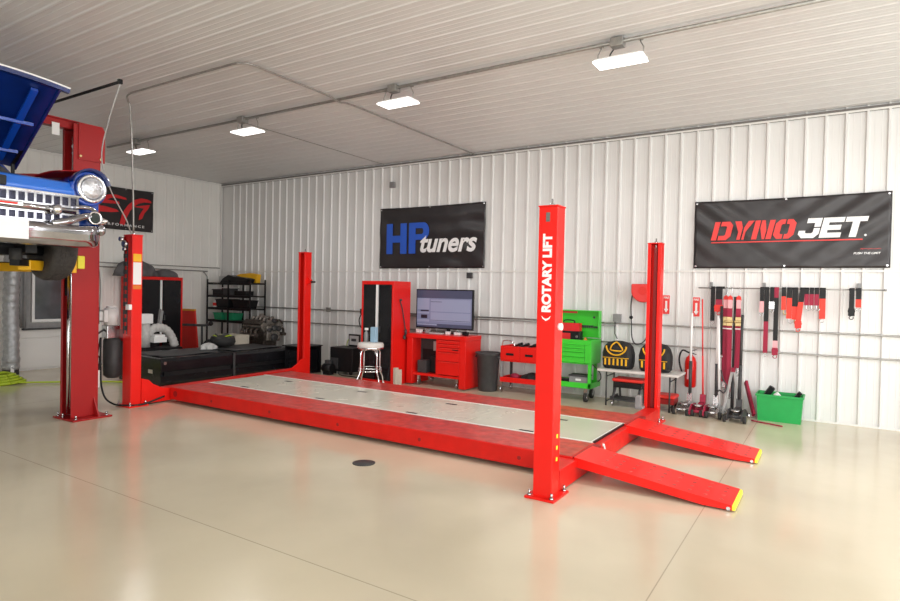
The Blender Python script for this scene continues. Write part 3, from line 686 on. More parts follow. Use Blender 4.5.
# extinguisher signs
def arrow_sign(x, z, label):
    t = thing('arrow_sign', label, 'sign', (x, -.022, z-.14), 'fire arrow signs on the ribbed wall')
    b = MB(); b.box(x-.055, -.026, z-.145, x+.055, -.021, z+.145); b.build('panel', 'white', t, bevel=.002)
    b = MB(); b.box(x-.047, -.029, z-.137, x+.047, -.026, z+.137); b.build('red_field', 'letr', t)
    b = MB(); b.prism([(0,-.115), (.032,-.062), (.014,-.062), (.014,.055), (-.014,.055), (-.014,-.062), (-.032,-.062)], lambda u, v, d: (x+u, d, z+v), -.032, -.029); b.build('arrow', 'white', t)
    text_fit('lettering', 'FIRE', 'white', t, lambda u, v, d: (x-.035+u, -.029-d, z+.088+v), .07, .03, off=.02)
arrow_sign(10.285, 1.465, 'red and white fire arrow sign beside the far right lift post')
arrow_sign(10.70, 1.445, 'red and white fire arrow sign above the fire extinguisher')

# wall boxes
def wbox(name, x, y, z, s, label, m='galv', cat='electrical box', d=.05):
    b = MB(); b.box(x-s/2, -.020, z-s/2, x+s/2, -.020-d, z+s/2); b.box(x-s*.3, -.020-d, z-s*.3, x+s*.3, -.024-d, z+s*.3)
    return tag(b.build(name, m, bevel=.004), label, cat)
wbox('junction_box', 5.17, 0, 3.61, .11, 'small grey junction box high on the ribbed wall near the ceiling', 'grey')
wbox('outlet_box', 6.93, 0, 1.88, .10, 'grey outlet box on the wall just below the blue lettered banner', 'dgrey')
wbox('outlet_box', 9.57, 0, 1.24, .12, 'grey outlet box on the wall above the work table bags', 'grey')
wbox('outlet_box', 4.48, 0, 1.16, .10, 'grey outlet box with looped cords left of the tall red cabinet', 'dgrey')
wbox('outlet_box', 3.55, 0, 1.165, .09, 'grey outlet box behind the far left lift post', 'galv')
pipe('power_cable', bez([(4.48, -.08, 1.12), (4.43, -.09, .98), (4.50, -.10, .84), (4.56, -.09, .98), (4.53, -.08, 1.10)], 20), .010, 'black', 'black cord looped below the wall outlet left of the red cabinet', 'cord')
pipe('power_cable', [(9.55, -.085, 1.18), (9.555, -.09, 1.0), (9.60, -.12, .93)], .008, 'dgrey', 'short grey cord dropping from the outlet to a tool bag', 'cord')
pipe('air_hose', bez([(9.84, -.10, 1.70), (9.79, -.09, 1.5), (9.80, -.09, 1.2), (9.82, -.10, .95), (9.90, -.12, .86), (10.02, -.10, .95), (10.05, -.1, 1.25), (10.04, -.11, 1.52)], 50), .009, 'dgrey', 'dark hose hanging in a long loop under the red reel', 'hose')
b = MB(); b.ball((9.80, -.11, 1.26), .028); tag(b.build('hose_stopper', 'black'), 'small black ball stopper on the hose under the red reel', 'stopper')
# red reel
t = thing('hose_reel', 'red enclosed reel mounted on the wall left of the far right lift post', 'hose reel', (10.0, -.2, 1.5))
b = MB(); b.prism([(9.84,1.76),(10.18,1.76)] + [(10.01+.17*math.cos(a), 1.66+.17*math.sin(a)) for a in [-PI*i/14 for i in range(15)]], lambda u, v, d: (u, d, v), -.30, -.05); b.build('case', 'letr', t, bevel=.02, seg=3)
b = MB(); b.cyl((10.01, -.31, 1.66), (10.01, -.295, 1.66), .06, n=18); b.build('hub', 'redpl', t)
b = MB(); b.box(9.95, -.05, 1.60, 10.07, -.018, 1.72); b.build('mount', 'dgrey', t)

# ------------------------------------------------------------------ tall red cabinets
def cabinet(name, label, x0, x1, y0, y1, h, face, top=None):
    """face 'y': doors towards -y; face 'x': doors towards +x"""
    t = thing(name, label, 'cabinet', ((x0+x1)/2, (y0+y1)/2, 0))
    if face == 'y': f = lambda u, d, v: (x0+u, y0+d, v); w = x1-x0; dp = y1-y0
    else: f = lambda u, d, v: (x1-d, y0+u, v); w = y1-y0; dp = x1-x0
    def bx(b, u0, d0, v0, u1, d1, v1): p, q = f(u0, d0, v0), f(u1, d1, v1); b.box(*p, *q)
    b = MB(); k = .035
    bx(b, 0, 0, .0, k, dp, h); bx(b, w-k, 0, .0, w, dp, h); bx(b, k, 0, h-.06, w-k, dp, h); bx(b, k, 0, 0, w-k, dp, .07); bx(b, k, dp-.01, .07, w-k, dp, h-.06)
    b.build('body', 'redcab', t, bevel=.004)
    b = MB(); bx(b, k+.005, .005, .075, w/2-.005-.03, .025, h-.065); b.build('door', 'blackgl', t)
    b = MB(); bx(b, w/2+.005+.03, .005, .075, w-k-.005, .025, h-.065); d2 = b.build('door', 'blackgl', t)
    b = MB(); bx(b, w/2-.030, .0, .50, w/2+.012, .03, h-.065); b.build('door_gap_glint', 'white', t)  # white bar stands in for the reflection in the gap between the doors
    b = MB(); bx(b, w/2+.05, -.015, h*.50, w/2+.075, .006, h*.56); b.build('handle', 'dgrey', d2)
    b = MB()
    for s in (.5,.9,1.3): bx(b, k, .05, s, w-k, dp-.02, s+.012)
    b.build('shelf_boards', 'black', t)
    return t
cb = cabinet('tool_cabinet', 'tall red cabinet with black doors behind the white round stool', 5.50, 6.19, -1.26, -.78, 1.745, 'y')
cb2 = cabinet('tool_cabinet', 'tall red cabinet with black doors against the left end wall', .09, .76, -2.44, -1.50, 1.765, 'x')
b = MB(); b.tube(bez([(6.205, -1.10, 1.42), (6.215, -1.05, 1.30), (6.21, -1.0, 1.15), (6.215, -.96, .98), (6.22, -.95, .86)], 16), .009, 6)
b.ball((6.225, -1.10, 1.43), .022); tag(b.build('power_cable', 'dgrey'), 'dark cord hanging down the side of the red cabinet by the workbench', 'cord')
b = MB(); b.ball((6.22, -.97, .80), .035, (.5, 1, 1.3)); b.cyl((6.24, -.97, .84), (6.24, -.97, .93), .02); tag(b.build('spray_gun', 'dgrey'), 'small dark spray tool hung on the red cabinet side', 'tool')
# car cover heaped on the left cabinet
def heap(name, m, c, sz, label, cat, seed=1, amp=.18, folds=5):
    rnd = random.Random(seed); ph = [rnd.uniform(0, 6) for _ in range(8)]
    b = MB(); n = 36; k = 14; vs = []
    for i in range(k+1):
        pz = i/k
        for j in range(n):
            a = 2*PI*j/n; r = math.sqrt(max(0, 1-pz**2.2)) if pz < 1 else .02
            r = max(.02, r) * (1 + amp*.5*math.sin(folds*a+ph[0]+3*pz) + amp*.3*math.sin((folds+4)*a+ph[1]-4*pz))
            z = c[2] + sz[2]*(pz + amp*.25*math.sin(3*a+ph[2])*pz)
            vs.append((c[0]+sz[0]*r*math.cos(a), c[1]+sz[1]*r*math.sin(a), z))
    b.add(vs, [(i*n+j, i*n+(j+1)%n, (i+1)*n+(j+1)%n, (i+1)*n+j) for i in range(k) for j in range(n)] + [list(range(n))[::-1], [k*n+j for j in range(n)]], 0, True)
    return tag(b.build(name, m), label, cat)
heap('folded_car_cover', 'cloth', (.46, -2.36, 1.768), (.32, .40, .33), 'taller heap of a folded grey cloth car cover on the left red cabinet', 'car cover', 3)
heap('folded_car_cover', 'cloth', (.50, -1.76, 1.768), (.28, .25, .16), 'lower flat fold of grey cloth at the right end of the left cabinet top', 'car cover', 5)

# ------------------------------------------------------------------ workbench, monitor, stool
X0, X1, Y0, Y1, ZT = 6.24, 7.41, -.93, -.44, .87
t = thing('workbench', 'red steel rolling workbench with drawers standing under the monitor', 'workbench', ((X0+X1)/2, (Y0+Y1)/2, 0))
b = MB(); b.box(X0-.01, Y0-.01, ZT-.07, X1+.01, Y1, ZT); b.build('top', 'redcab', t, bevel=.006)
for x in (X0, X1-.12):
    b = MB(); b.box(x, Y0, .02, x+.12, Y1, ZT-.07); b.build('end_leg', 'redcab', t, bevel=.005)
b = MB(); b.box(X0+.12, Y1-.015, .20, X1-.12, Y1, ZT-.07); b.box(X0+.12, Y0+.02, .17, X1-.12, Y1-.015, .21); b.box(6.83, Y0+.015, .21, 6.87, Y1-.015, ZT-.07); b.build('carcass', 'redcab', t)
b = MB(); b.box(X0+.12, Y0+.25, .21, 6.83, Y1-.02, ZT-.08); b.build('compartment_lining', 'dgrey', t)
for i, (z0, z1) in enumerate(((.735, .790), (.675, .728), (.60, .668), (.45, .593), (.225, .443))):
    b = MB(); b.box(6.875, Y0-.002, z0, X1-.125, Y0+.05, z1); dr = b.build('drawer', 'redcab', t, bevel=.003)
    b = MB(); b.box(6.90, Y0-.012, z1-.016, X1-.15, Y0-.002, z1-.006); b.build('pull', 'redpl', dr)
b = MB(); b.box(7.16, Y0-.006, .635, 7.27, Y0-.001, .655); b.build('nameplate', 'black', t)
for x in (6.45, 7.22):
    b = MB(); b.cyl((x-.012, -.85, .052), (x+.012, -.85, .052), .05, n=18); b.box(x-.02, -.87, .09, x+.02, -.83, .17); b.build('caster', 'steel', t)
    b = MB(); b.cyl((x-.012, -.45, .052), (x+.012, -.45, .052), .05, n=18); b.box(x-.02, -.47, .09, x+.02, -.43, .17); b.build('caster', 'steel', t)
tag(MB().box(6.42, -.86, .215, 6.60, -.70, .42).box(6.44, -.865, .27, 6.58, -.858, .40).build('battery_charger', 'dgrey', bevel=.01), 'grey box shaped charger inside the red workbench', 'charger')
tag(MB().box(6.64, -.80, .215, 6.80, -.69, .50).build('equipment_case', 'black', bevel=.02), 'black case on the right inside the open red workbench', 'case')
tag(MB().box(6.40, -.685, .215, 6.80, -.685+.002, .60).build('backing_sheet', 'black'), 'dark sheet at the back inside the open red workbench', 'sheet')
tag(MB().box(6.63, -.695, .58, 6.80, -.69, .74).build('paper_note', 'lgrey'), 'pale grey paper at the upper back inside the open workbench', 'paper')
t = thing('monitor', 'wide flat black framed monitor showing a blue grey program window on the workbench', 'monitor', (6.86, -.52, .87))
b = MB(); b.box(6.155, -.56, .945, 7.315, -.515, 1.625); b.build('bezel', 'black', t, bevel=.006)
b = MB(); b.box(6.175, -.563, .97, 7.295, -.559, 1.605, 0); b.build('screen', 'scr1', t)
b = MB(); b.box(6.18, -.5655, 1.03, 7.29, -.5625, 1.47, 0); b.build('program_window', 'scr2', t)
b = MB(); b.box(6.19, -.568, 1.27, 6.44, -.565, 1.465, 0); b.box(6.19, -.568, 1.06, 6.44, -.565, 1.10, 0); b.box(6.19, -.568, 1.20, 6.44, -.565, 1.23, 0); b.box(6.47, -.568, 1.24, 7.27, -.565, 1.45, 0); b.box(6.47, -.568, 1.075, 7.27, -.565, 1.225, 0); b.box(6.19, -.568, 1.0, 6.60, -.565, 1.025, 0); b.build('program_pane', 'scr3', t)
b = MB(); b.box(6.47, -.571, 1.405, 6.70, -.568, 1.412); b.box(6.26, -.571, 1.24, 6.43, -.568, 1.262); b.box(6.27, -.571, 1.12, 6.40, -.568, 1.18); b.box(6.47, -.571, 1.087, 7.27, -.568, 1.093); b.build('program_line', 'scr4', t)
b = MB(); b.box(6.60, -.62, .872, 7.00, -.44, .882); b.bar((6.8, -.50, .88), (6.8, -.50, 1.0), .08, .03); b.build('stand', 'black', t)
# clutter on the bench
for i, (x, w_, h_, m_, lb) in enumerate(((6.34, .10, .06, 'white', 'leftmost small white box on the workbench in front of the monitor'), (6.52, .08, .075, 'grey', 'small grey box second from the left on the workbench'),
        (6.93, .07, .05, 'white', 'little white tub near the middle of the workbench top'), (7.12, .12, .045, 'whitepl', 'flat white case right of the middle on the workbench top'), (7.27, .09, .06, 'black', 'small black box at the right end of the workbench top'))):
    b = MB(); b.box(x-w_/2, -.74, .872, x+w_/2, -.68, .872+h_); b.box(x-w_/2-.003, -.743, .872+h_*.7, x+w_/2+.003, -.677, .872+h_)
    tag(b.build('small_box', m_, bevel=.005), lb, 'box', 'small things on the workbench top')
b = MB(); b.box(6.60, -.80, .872, 6.86, -.70, .892); tag(b.build('keyboard', 'lgrey', bevel=.004), 'pale keyboard lying on the workbench in front of the monitor', 'keyboard')
# stool
cx, cy = 5.97, -1.56
t = thing('bar_stool', 'round white topped stool with shiny bent legs before the red cabinet', 'stool', (cx, cy, 0))
b = MB(); b.lathe([(.10, .615), (.205, .63), (.215, .66), (.215, .70), (.20, .725), (.10, .735), (.01, .737)], (cx, cy, 0), n=32); b.build('seat', 'tabletop', t)
b = MB(); b.lathe([(.211, .628), (.219, .635), (.219, .655), (.211, .66)], (cx, cy, 0), n=32); b.build('seat_band', 'chrome', t)
for k in range(4):
    a = PI/4 + k*PI/2 + .5; c_, s_ = math.cos(a), math.sin(a)
    b = MB(); b.tube(bez([(cx+.06*c_, cy+.06*s_, .61), (cx+.15*c_, cy+.15*s_, .605), (cx+.185*c_, cy+.185*s_, .56), (cx+.19*c_, cy+.19*s_, .40), (cx+.195*c_, cy+.195*s_, .26), (cx+.24*c_, cy+.24*s_, .16), (cx+.265*c_, cy+.265*s_, .04)], 36), .0125, 8); lg = b.build('leg', 'chrome', t)
    b = MB(); b.cyl((cx+.265*c_, cy+.265*s_, 0), (cx+.265*c_, cy+.265*s_, .06), .018); b.build('foot_cap', 'white', lg)
b = MB(); b.tube([(cx+.195*math.cos(2*PI*i/32), cy+.195*math.sin(2*PI*i/32), .27) for i in range(33)], .009, 6); b.tube([(cx+.19*math.cos(2*PI*i/32), cy+.19*math.sin(2*PI*i/32), .31) for i in range(33)], .006, 6); b.build('foot_ring', 'chrome', t)
tag(MB().box(5.99, -1.60, .738, 6.09, -1.52, .985).build('wipes_box', 'paleblue', bevel=.008), 'upright pale blue box standing on the round stool', 'box')
b = MB(); b.lathe([(.036, 0), (.038, .10), (.03, .15), (.013, .17), (.013, .19)], (5.88, -1.57, .738), n=16); bt = tag(b.build('spray_bottle', 'grey'), 'dark translucent spray bottle on the stool beside the pale blue box', 'bottle')
b = MB(); b.box(5.855, -1.585, .926, 5.915, -1.555, .965); b.build('trigger_head', 'white', bt, bevel=.005)
tag(MB().box(6.20, -1.24, 0, 6.25, -1.16, .30).box(6.20, -1.155, 0, 6.25, -1.07, .26).build('cardboard_sleeve', 'cream'), 'pale narrow boxes standing on the floor at the cabinet corner', 'box')

# ------------------------------------------------------------------ trash can
cx, cy = 7.655, -.62
t = thing('trash_can', 'dark grey round trash can between the red workbench and the red cart', 'trash can', (cx, cy, 0))
b = MB(); b.lathe([(.145, 0), (.155, .02), (.185, .57), (.200, .58), (.200, .61), (.185, .615), (.17, .59), (.14, .05)], (cx, cy, 0), n=28); b.build('bin', 'dgrey', t)
b = MB(); b.tube([(cx+.200*math.cos(2*PI*i/28), cy+.200*math.sin(2*PI*i/28), .61) for i in range(29)], .012, 6); b.build('rim', 'dgrey', t)
for s in (-1, 1):
    b = MB(); b.tube(bez([(cx+s*.185, cy-.05, .57), (cx+s*.21, cy-.04, .54), (cx+s*.21, cy+.04, .54), (cx+s*.185, cy+.05, .57)], 9), .010, 6); b.build('handle', 'dgrey', t)

# ------------------------------------------------------------------ red service cart
X0, X1, Y0, Y1 = 7.885, 8.62, -.64, -.26
t = thing('service_cart', 'low red tool cart with an open bottom shelf next to the trash can', 'tool cart', ((X0+X1)/2, (Y0+Y1)/2, 0))
b = MB(); b.box(X0, Y0, .50, X1, Y1, .515); b.box(X0, Y0, .515, X0+.02, Y1, .745); b.box(X1-.02, Y0, .515, X1, Y1, .745); b.box(X0+.02, Y1-.02, .515, X1-.02, Y1, .745); b.box(X0+.02, Y0, .515, X1-.02, Y0+.02, .745); b.box(X0+.02, Y0+.02, .68, X1-.02, Y1-.02, .69); b.build('top_tray', 'redcab', t, bevel=.004)
for i in range(2):
    x = X0+.02+i*.33; b = MB(); b.box(x, Y0-.012, .525, x+.32, Y0, .725); dr = b.build('drawer', 'redcab', t, bevel=.003)
    b = MB(); b.box(x+.09, Y0-.018, .60, x+.22, Y0-.011, .635); b.build('pull', 'black', dr)
b = MB(); b.box(X0, Y0, .17, X1, Y1, .185); b.box(X0, Y0, .185, X1, Y0+.015, .25); b.box(X0, Y1-.015, .185, X1, Y1, .25); b.box(X0, Y0+.015, .185, X0+.015, Y1-.015, .25); b.box(X1-.015, Y0+.015, .185, X1, Y1-.015, .25); b.build('bottom_shelf', 'redcab', t, bevel=.003)
for x in (X0+.02, X1-.02):
    for y in (Y0+.02, Y1-.02):
        b = MB(); b.box(x-.018, y-.018, .17, x+.018, y+.018, .50); b.build('upright', 'dgrey' if x > X0+.1 or y > Y0+.1 else 'grey', t)
        b = MB(); b.cyl((x-.012, y, .05), (x+.012, y, .05), .05, n=16); b.box(x-.018, y-.02, .085, x+.018, y+.02, .17); b.build('caster', 'steel', t)
b = MB(); b.tube(bez([(X0, Y0+.06, .74), (X0+.02, Y0+.06, .82), (X0+.12, Y0+.06, .83), (X0+.20, Y0+.06, .80), (X0+.22, Y0+.06, .745)], 20), .010, 8); b.build('handle', 'chrome', t)
for i, (x, lb) in enumerate(((8.02, 'leftmost black tool lying in the top of the red cart'), (8.14, 'black handled wrench at the middle of the red cart top'), (8.28, 'black ratchet lying in the red cart top near the lift post'))):
    b = MB(); b.bar((x, -.58, .715), (x+.10, -.42, .765), .03, .03); b.cyl((x+.09, -.44, .76), (x+.13, -.39, .775), .024, n=10); tag(b.build('hand_tool', 'black'), lb, 'hand tool', 'tools in the red cart top')
b = MB(); b.ball((8.07, -.47, .25), .06, (1.3, 1, .9)); tag(b.build('rag_bundle', 'crimson'), 'dark crimson rag bundle on the bottom shelf of the red cart', 'rag')
heap('cable_heap', 'blackm', (8.36, -.45, .187), (.19, .12, .14), 'black heap of cables on the bottom shelf of the red cart', 'cables', 8, .3)

# ------------------------------------------------------------------ green tool cart
X0, X1, Y0, Y1 = 8.55, 9.38, -.64, -.20
X0 = 8.66
t = thing('tool_cart', 'bright green tool cart with its lid raised and drawers behind the front post', 'tool cart', ((X0+X1)/2, (Y0+Y1)/2, 0))
g = 'green'
b = MB(); b.box(X0, Y0+.01, .555, X1, Y1, .57); b.box(X0, Y0+.01, .57, X0+.015, Y1, .915); b.box(X1-.015, Y0+.01, .57, X1, Y1, .915); b.box(X0, Y1-.015, .57, X1, Y1, .915); b.box(X0, Y0, .84, X1, Y0+.02, .915); b.box(X0+.015, Y0+.02, .84, X1-.015, Y1-.015, .85); b.build('chest', g, t, bevel=.004)
for z0, z1 in ((.785, .838), (.73, .780), (.66, .725), (.575, .655)):
    b = MB(); b.box(X0+.02, Y0-.004, z0, X1-.10, Y0+.03, z1); dr = b.build('drawer', g, t, bevel=.003)
    b = MB(); b.box(X0+.04, Y0-.014, z1-.014, X1-.12, Y0-.004, z1-.004); b.build('pull', g, dr)
b = MB(); b.box(X1-.095, Y0-.004, .575, X1, Y0+.01, .84); b.build('side_frame', g, t, bevel=.003)
b = MB(); b.box(X0, Y1-.02, .93, X1, Y1-.005, 1.345); b.box(X1-.015, Y1-.12, .93, X1, Y1-.02, 1.345); b.box(X0, Y1-.12, .93, X0+.015, Y1-.02, 1.345); b.box(X0+.015, Y1-.12, 1.33, X1-.015, Y1-.02, 1.345); b.build('lid', g, t, bevel=.003)
b = MB(); b.box(X0+.10, Y1-.027, 1.295, X0+.34, Y1-.021, 1.325); b.build('maker_plate', 'letr', t)
b = MB(); b.box(X0+.05, Y1-.035, 1.10, X1-.12, Y1-.021, 1.115)
for k in range(22): b.box(X0+.07+k*.029, Y1-.045, 1.075, X0+.085+k*.029, Y1-.021, 1.105)
b.build('tool_rack', 'dgrey', t)
b = MB(); b.cyl((9.27, Y1-.03, 1.24), (9.27, Y1-.02, 1.24), .018, n=12); b.build('lid_knob', 'dgrey', t)
for x in (X0, X1-.045):
    for y in (Y0, Y1-.045):
        b = MB(); b.box(x, y, .20, x+.045, y+.045, .56); b.build('leg', g, t, bevel=.003)
        x -= .05*(x > 9); b = MB(); b.cyl((x, y+.03, .072), (x+.04, y+.03, .072), .072, n=20); wh = b.build('caster', 'rubber', t)
        b = MB(); b.cyl((x-.002, y+.03, .066), (x+.042, y+.03, .066), .03, n=14); b.box(x-.006, y+.01, .08, x+.046, y+.05, .20); b.build('caster_fork', 'steel', wh)
b = MB(); b.box(X0, Y0, .20, X1, Y1, .215); b.box(X0, Y0, .215, X1, Y0+.015, .28); b.box(X0, Y1-.015, .215, X1, Y1, .28); b.box(X1-.015, Y0+.015, .215, X1, Y1-.015, .28); b.box(X0, Y0+.015, .215, X0+.015, Y1-.015, .28); b.build('bottom_shelf', g, t, bevel=.003)
b = MB(); b.tube(bez([(9.385, -.58, .56), (9.44, -.56, .50), (9.46, -.45, .42), (9.44, -.36, .33), (9.39, -.34, .28)], 20), .008, 6); tag(b.build('air_line', 'black'), 'thin black hose curving off the right end of the green cart', 'hose')
# things in the green cart
t = thing('tool_case', 'red and black tool case standing in the open lid of the green cart', 'tool case', (8.95, -.42, .855))
b = MB(); b.box(8.76, -.50, .853, 9.15, -.36, 1.03); b.build('body', 'black', t, bevel=.015)
b = MB(); b.box(8.77, -.495, 1.03, 9.13, -.365, 1.15); b.box(8.80, -.505, .90, 9.0, -.499, 1.0); b.build('lid', 'letr2', t, bevel=.012)
b = MB(); b.tube(bez([(8.86, -.43, 1.15), (8.88, -.43, 1.19), (9.02, -.43, 1.19), (9.04, -.43, 1.15)], 9), .010, 6); b.build('handle', 'black', t)
b = MB(); b.cyl((9.10, -.503, .95), (9.10, -.497, .95), .02, n=10); b.build('latch', 'steel', t)
b = MB(); b.lathe([(.035, 0), (.035, .05), (.012, .075), (.012, .09)], (9.22, -.45, .852), n=14); tag(b.build('oil_can', 'orange'), 'small orange can at the right end of the green cart top', 'can')
t = thing('parts_case', 'grey plastic parts case on the bottom shelf of the green cart', 'case', (9.16, -.48, .216))
b = MB(); b.box(9.02, -.58, .217, 9.31, -.38, .36); b.build('body', 'grey', t, bevel=.012)
b = MB(); b.box(9.015, -.585, .36, 9.315, -.375, .385); b.build('lid', 'dgrey', t, bevel=.006); b = MB(); b.box(9.13, -.592, .30, 9.21, -.58, .33); b.build('latch', 'white', t)
tag(MB().box(8.75, -.57, .217, 9.0, -.40, .30).build('black_tray', 'black', bevel=.01), 'black flat tray on the bottom shelf of the green cart', 'tray')

# ------------------------------------------------------------------ work table with bags and creepers under it
X0, X1, Y0, Y1, ZT = 9.50, 10.62, -.72, -.22, .525
t = thing('folding_table', 'low off white folding table with thin dark legs holding two tool bags', 'table', ((X0+X1)/2, (Y0+Y1)/2, 0))
b = MB(); b.box(X0, Y0, ZT-.035, X1, Y1, ZT); b.build('tabletop', 'tabletop', t, bevel=.010, seg=3)
for x in (X0+.12, X1-.12):
    for y in (Y0+.07, Y1-.07):
        b = MB(); b.cyl((x, y, 0), (x, y, ZT-.035), .0115, n=8); b.build('leg', 'dgrey', t)
    b = MB(); b.cyl((x, Y0+.07, .06), (x, Y1-.07, .06), .009, n=8); b.cyl((x, Y0+.07, .42), (x, Y1-.07, .42), .009, n=8); b.build('cross_brace', 'dgrey', t)
def tool_bag(x, label):
    y = -.47; z0 = ZT+.001
    t = thing('tool_bag', label, 'bag', (x, y, z0), 'tool bags on the folding table')
    b = MB(); prof = [(.19, 0), (.215, .03), (.225, .12), (.225, .22), (.20, .32), (.15, .375), (.05, .40)]
    n = 28; vs = []
    for r, h in prof:
        for j in range(n):
            a = 2*PI*j/n; c_, s_ = math.cos(a), math.sin(a); e = .62
            vs.append((x+r*math.copysign(abs(c_)**e, c_), y+r*.62*math.copysign(abs(s_)**e, s_), z0+h))
    k = len(prof); b.add(vs, [(i*n+j, i*n+(j+1)%n, (i+1)*n+(j+1)%n, (i+1)*n+j) for i in range(k-1) for j in range(n)] + [list(range(n))[::-1], [(k-1)*n+j for j in range(n)]], 0, True)
    b.build('body', 'blackm', t)
    b = MB(); b.tube([(x+.145*math.cos(a), y-.128-.012*math.sin(a-PI), z0+.33+.13*math.sin(a)) for a in [PI+PI*i/14 for i in range(15)]], .012, 6); b.build('yellow_piping', 'yellow', t)
    b = MB(); b.tube(bez([(x-.09, y-.12, z0+.27), (x-.06, y-.135, z0+.34), (x, y-.115, z0+.385), (x+.06, y-.135, z0+.34), (x+.09, y-.12, z0+.27), (x, y-.14, z0+.262), (x-.09, y-.12, z0+.27)], 30), .011, 6); b.build('carry_handle', 'yellow', t)
    for i in range(6):
        b = MB(); xx = x-.15+i*.060; b.box(xx-.014, y-.150, z0+.055, xx+.014, y-.133, z0+.15); b.build('tool_loop', 'yellow', t, bevel=.004)
    b = MB(); b.box(x-.19, y-.148, z0+.035, x+.19, y-.12, z0+.165); b.build('front_pocket', 'blackm', t, bevel=.012)
    b = MB(); b.box(x-.19, y-.151, z0+.158, x+.19, y-.146, z0+.166); b.build('pocket_trim', 'yellow', t)
tool_bag(9.735, 'black tool bag with yellow trim at the left end of the folding table')
tool_bag(10.26, 'black tool bag with yellow trim partly hidden by the far right lift post')
t = thing('creeper_seat', 'red padded rolling seat with black tray tucked under the folding table', 'creeper seat', (9.92, -.50, 0))
b = MB(); b.box(9.70, -.66, .355, 10.14, -.34, .40); b.build('seat', 'redpl', t, bevel=.018, seg=3)
b = MB(); b.box(9.72, -.65, .27, 10.12, -.35, .35); b.build('drawer', 'black', t, bevel=.01)
for s in (9.74, 10.09):
    MB().bar((s, -.60, .27), (s-.03, -.64, .10), .025, .025).build('leg', 'dgrey', t)
    MB().bar((s, -.40, .27), (s, -.36, .10), .025, .025).build('leg', 'dgrey', t)
b = MB(); b.box(9.68, -.67, .085, 10.16, -.33, .105); b.box(9.68, -.67, .105, 9.70, -.33, .135); b.box(10.14, -.67, .105, 10.16, -.33, .135); b.build('bottom_tray', 'dgrey', t)
for x in (9.71, 10.13):
    for y in (-.64, -.36): b = MB(); b.cyl((x-.01, y, .035), (x+.01, y, .035), .035, n=14); b.box(x-.012, y-.012, .06, x+.012, y+.012, .087); b.build('caster', 'steel', t)
t = thing('creeper_seat', 'red low rolling seat under the right end of the folding table', 'creeper seat', (10.42, -.46, 0))
b = MB(); b.box(10.24, -.62, .175, 10.56, -.33, .225); b.build('seat', 'redpl', t, bevel=.018, seg=3)
b = MB(); b.box(10.25, -.61, .10, 10.55, -.34, .17); b.build('tray', 'reddark', t)
for x in (10.27, 10.53):
    for y in (-.59, -.36): b = MB(); b.cyl((x-.01, y, .035), (x+.01, y, .035), .035, n=14); b.box(x-.012, y-.012, .06, x+.012, y+.012, .101); b.build('caster', 'rubber', t)

# ------------------------------------------------------------------ extinguisher
t = thing('fire_extinguisher', 'red fire extinguisher with black hose on the wall behind the floor jacks', 'fire extinguisher', (10.66, -.11, .28))
b = MB(); b.lathe([(.06, 0), (.078, .02), (.078, .36), (.06, .42), (.03, .45), (.025, .47)], (10.66, -.11, .30), n=22); b.build('cylinder', 'redcab', t)
b = MB(); b.box(10.63, -.19, .42, 10.69, -.185, .56); b.build('instruction_label', 'pinkw', t)
b = MB(); b.cyl((10.66, -.11, .76), (10.66, -.11, .81), .022); b.bar((10.66, -.11, .82), (10.74, -.14, .84), .02, .012); b.bar((10.66, -.11, .79), (10.74, -.14, .775), .02, .012); b.build('valve', 'steel', t)
b = MB(); b.tube(bez([(10.64, -.12, .79), (10.55, -.13, .82), (10.51, -.13, .72), (10.52, -.13, .60), (10.57, -.14, .46)], 24), .012, 8); b.build('hose', 'black', t)
b = MB(); b.box(10.64, -.035, .40, 10.68, -.018, .70); b.build('wall_bracket', 'dgrey', t)

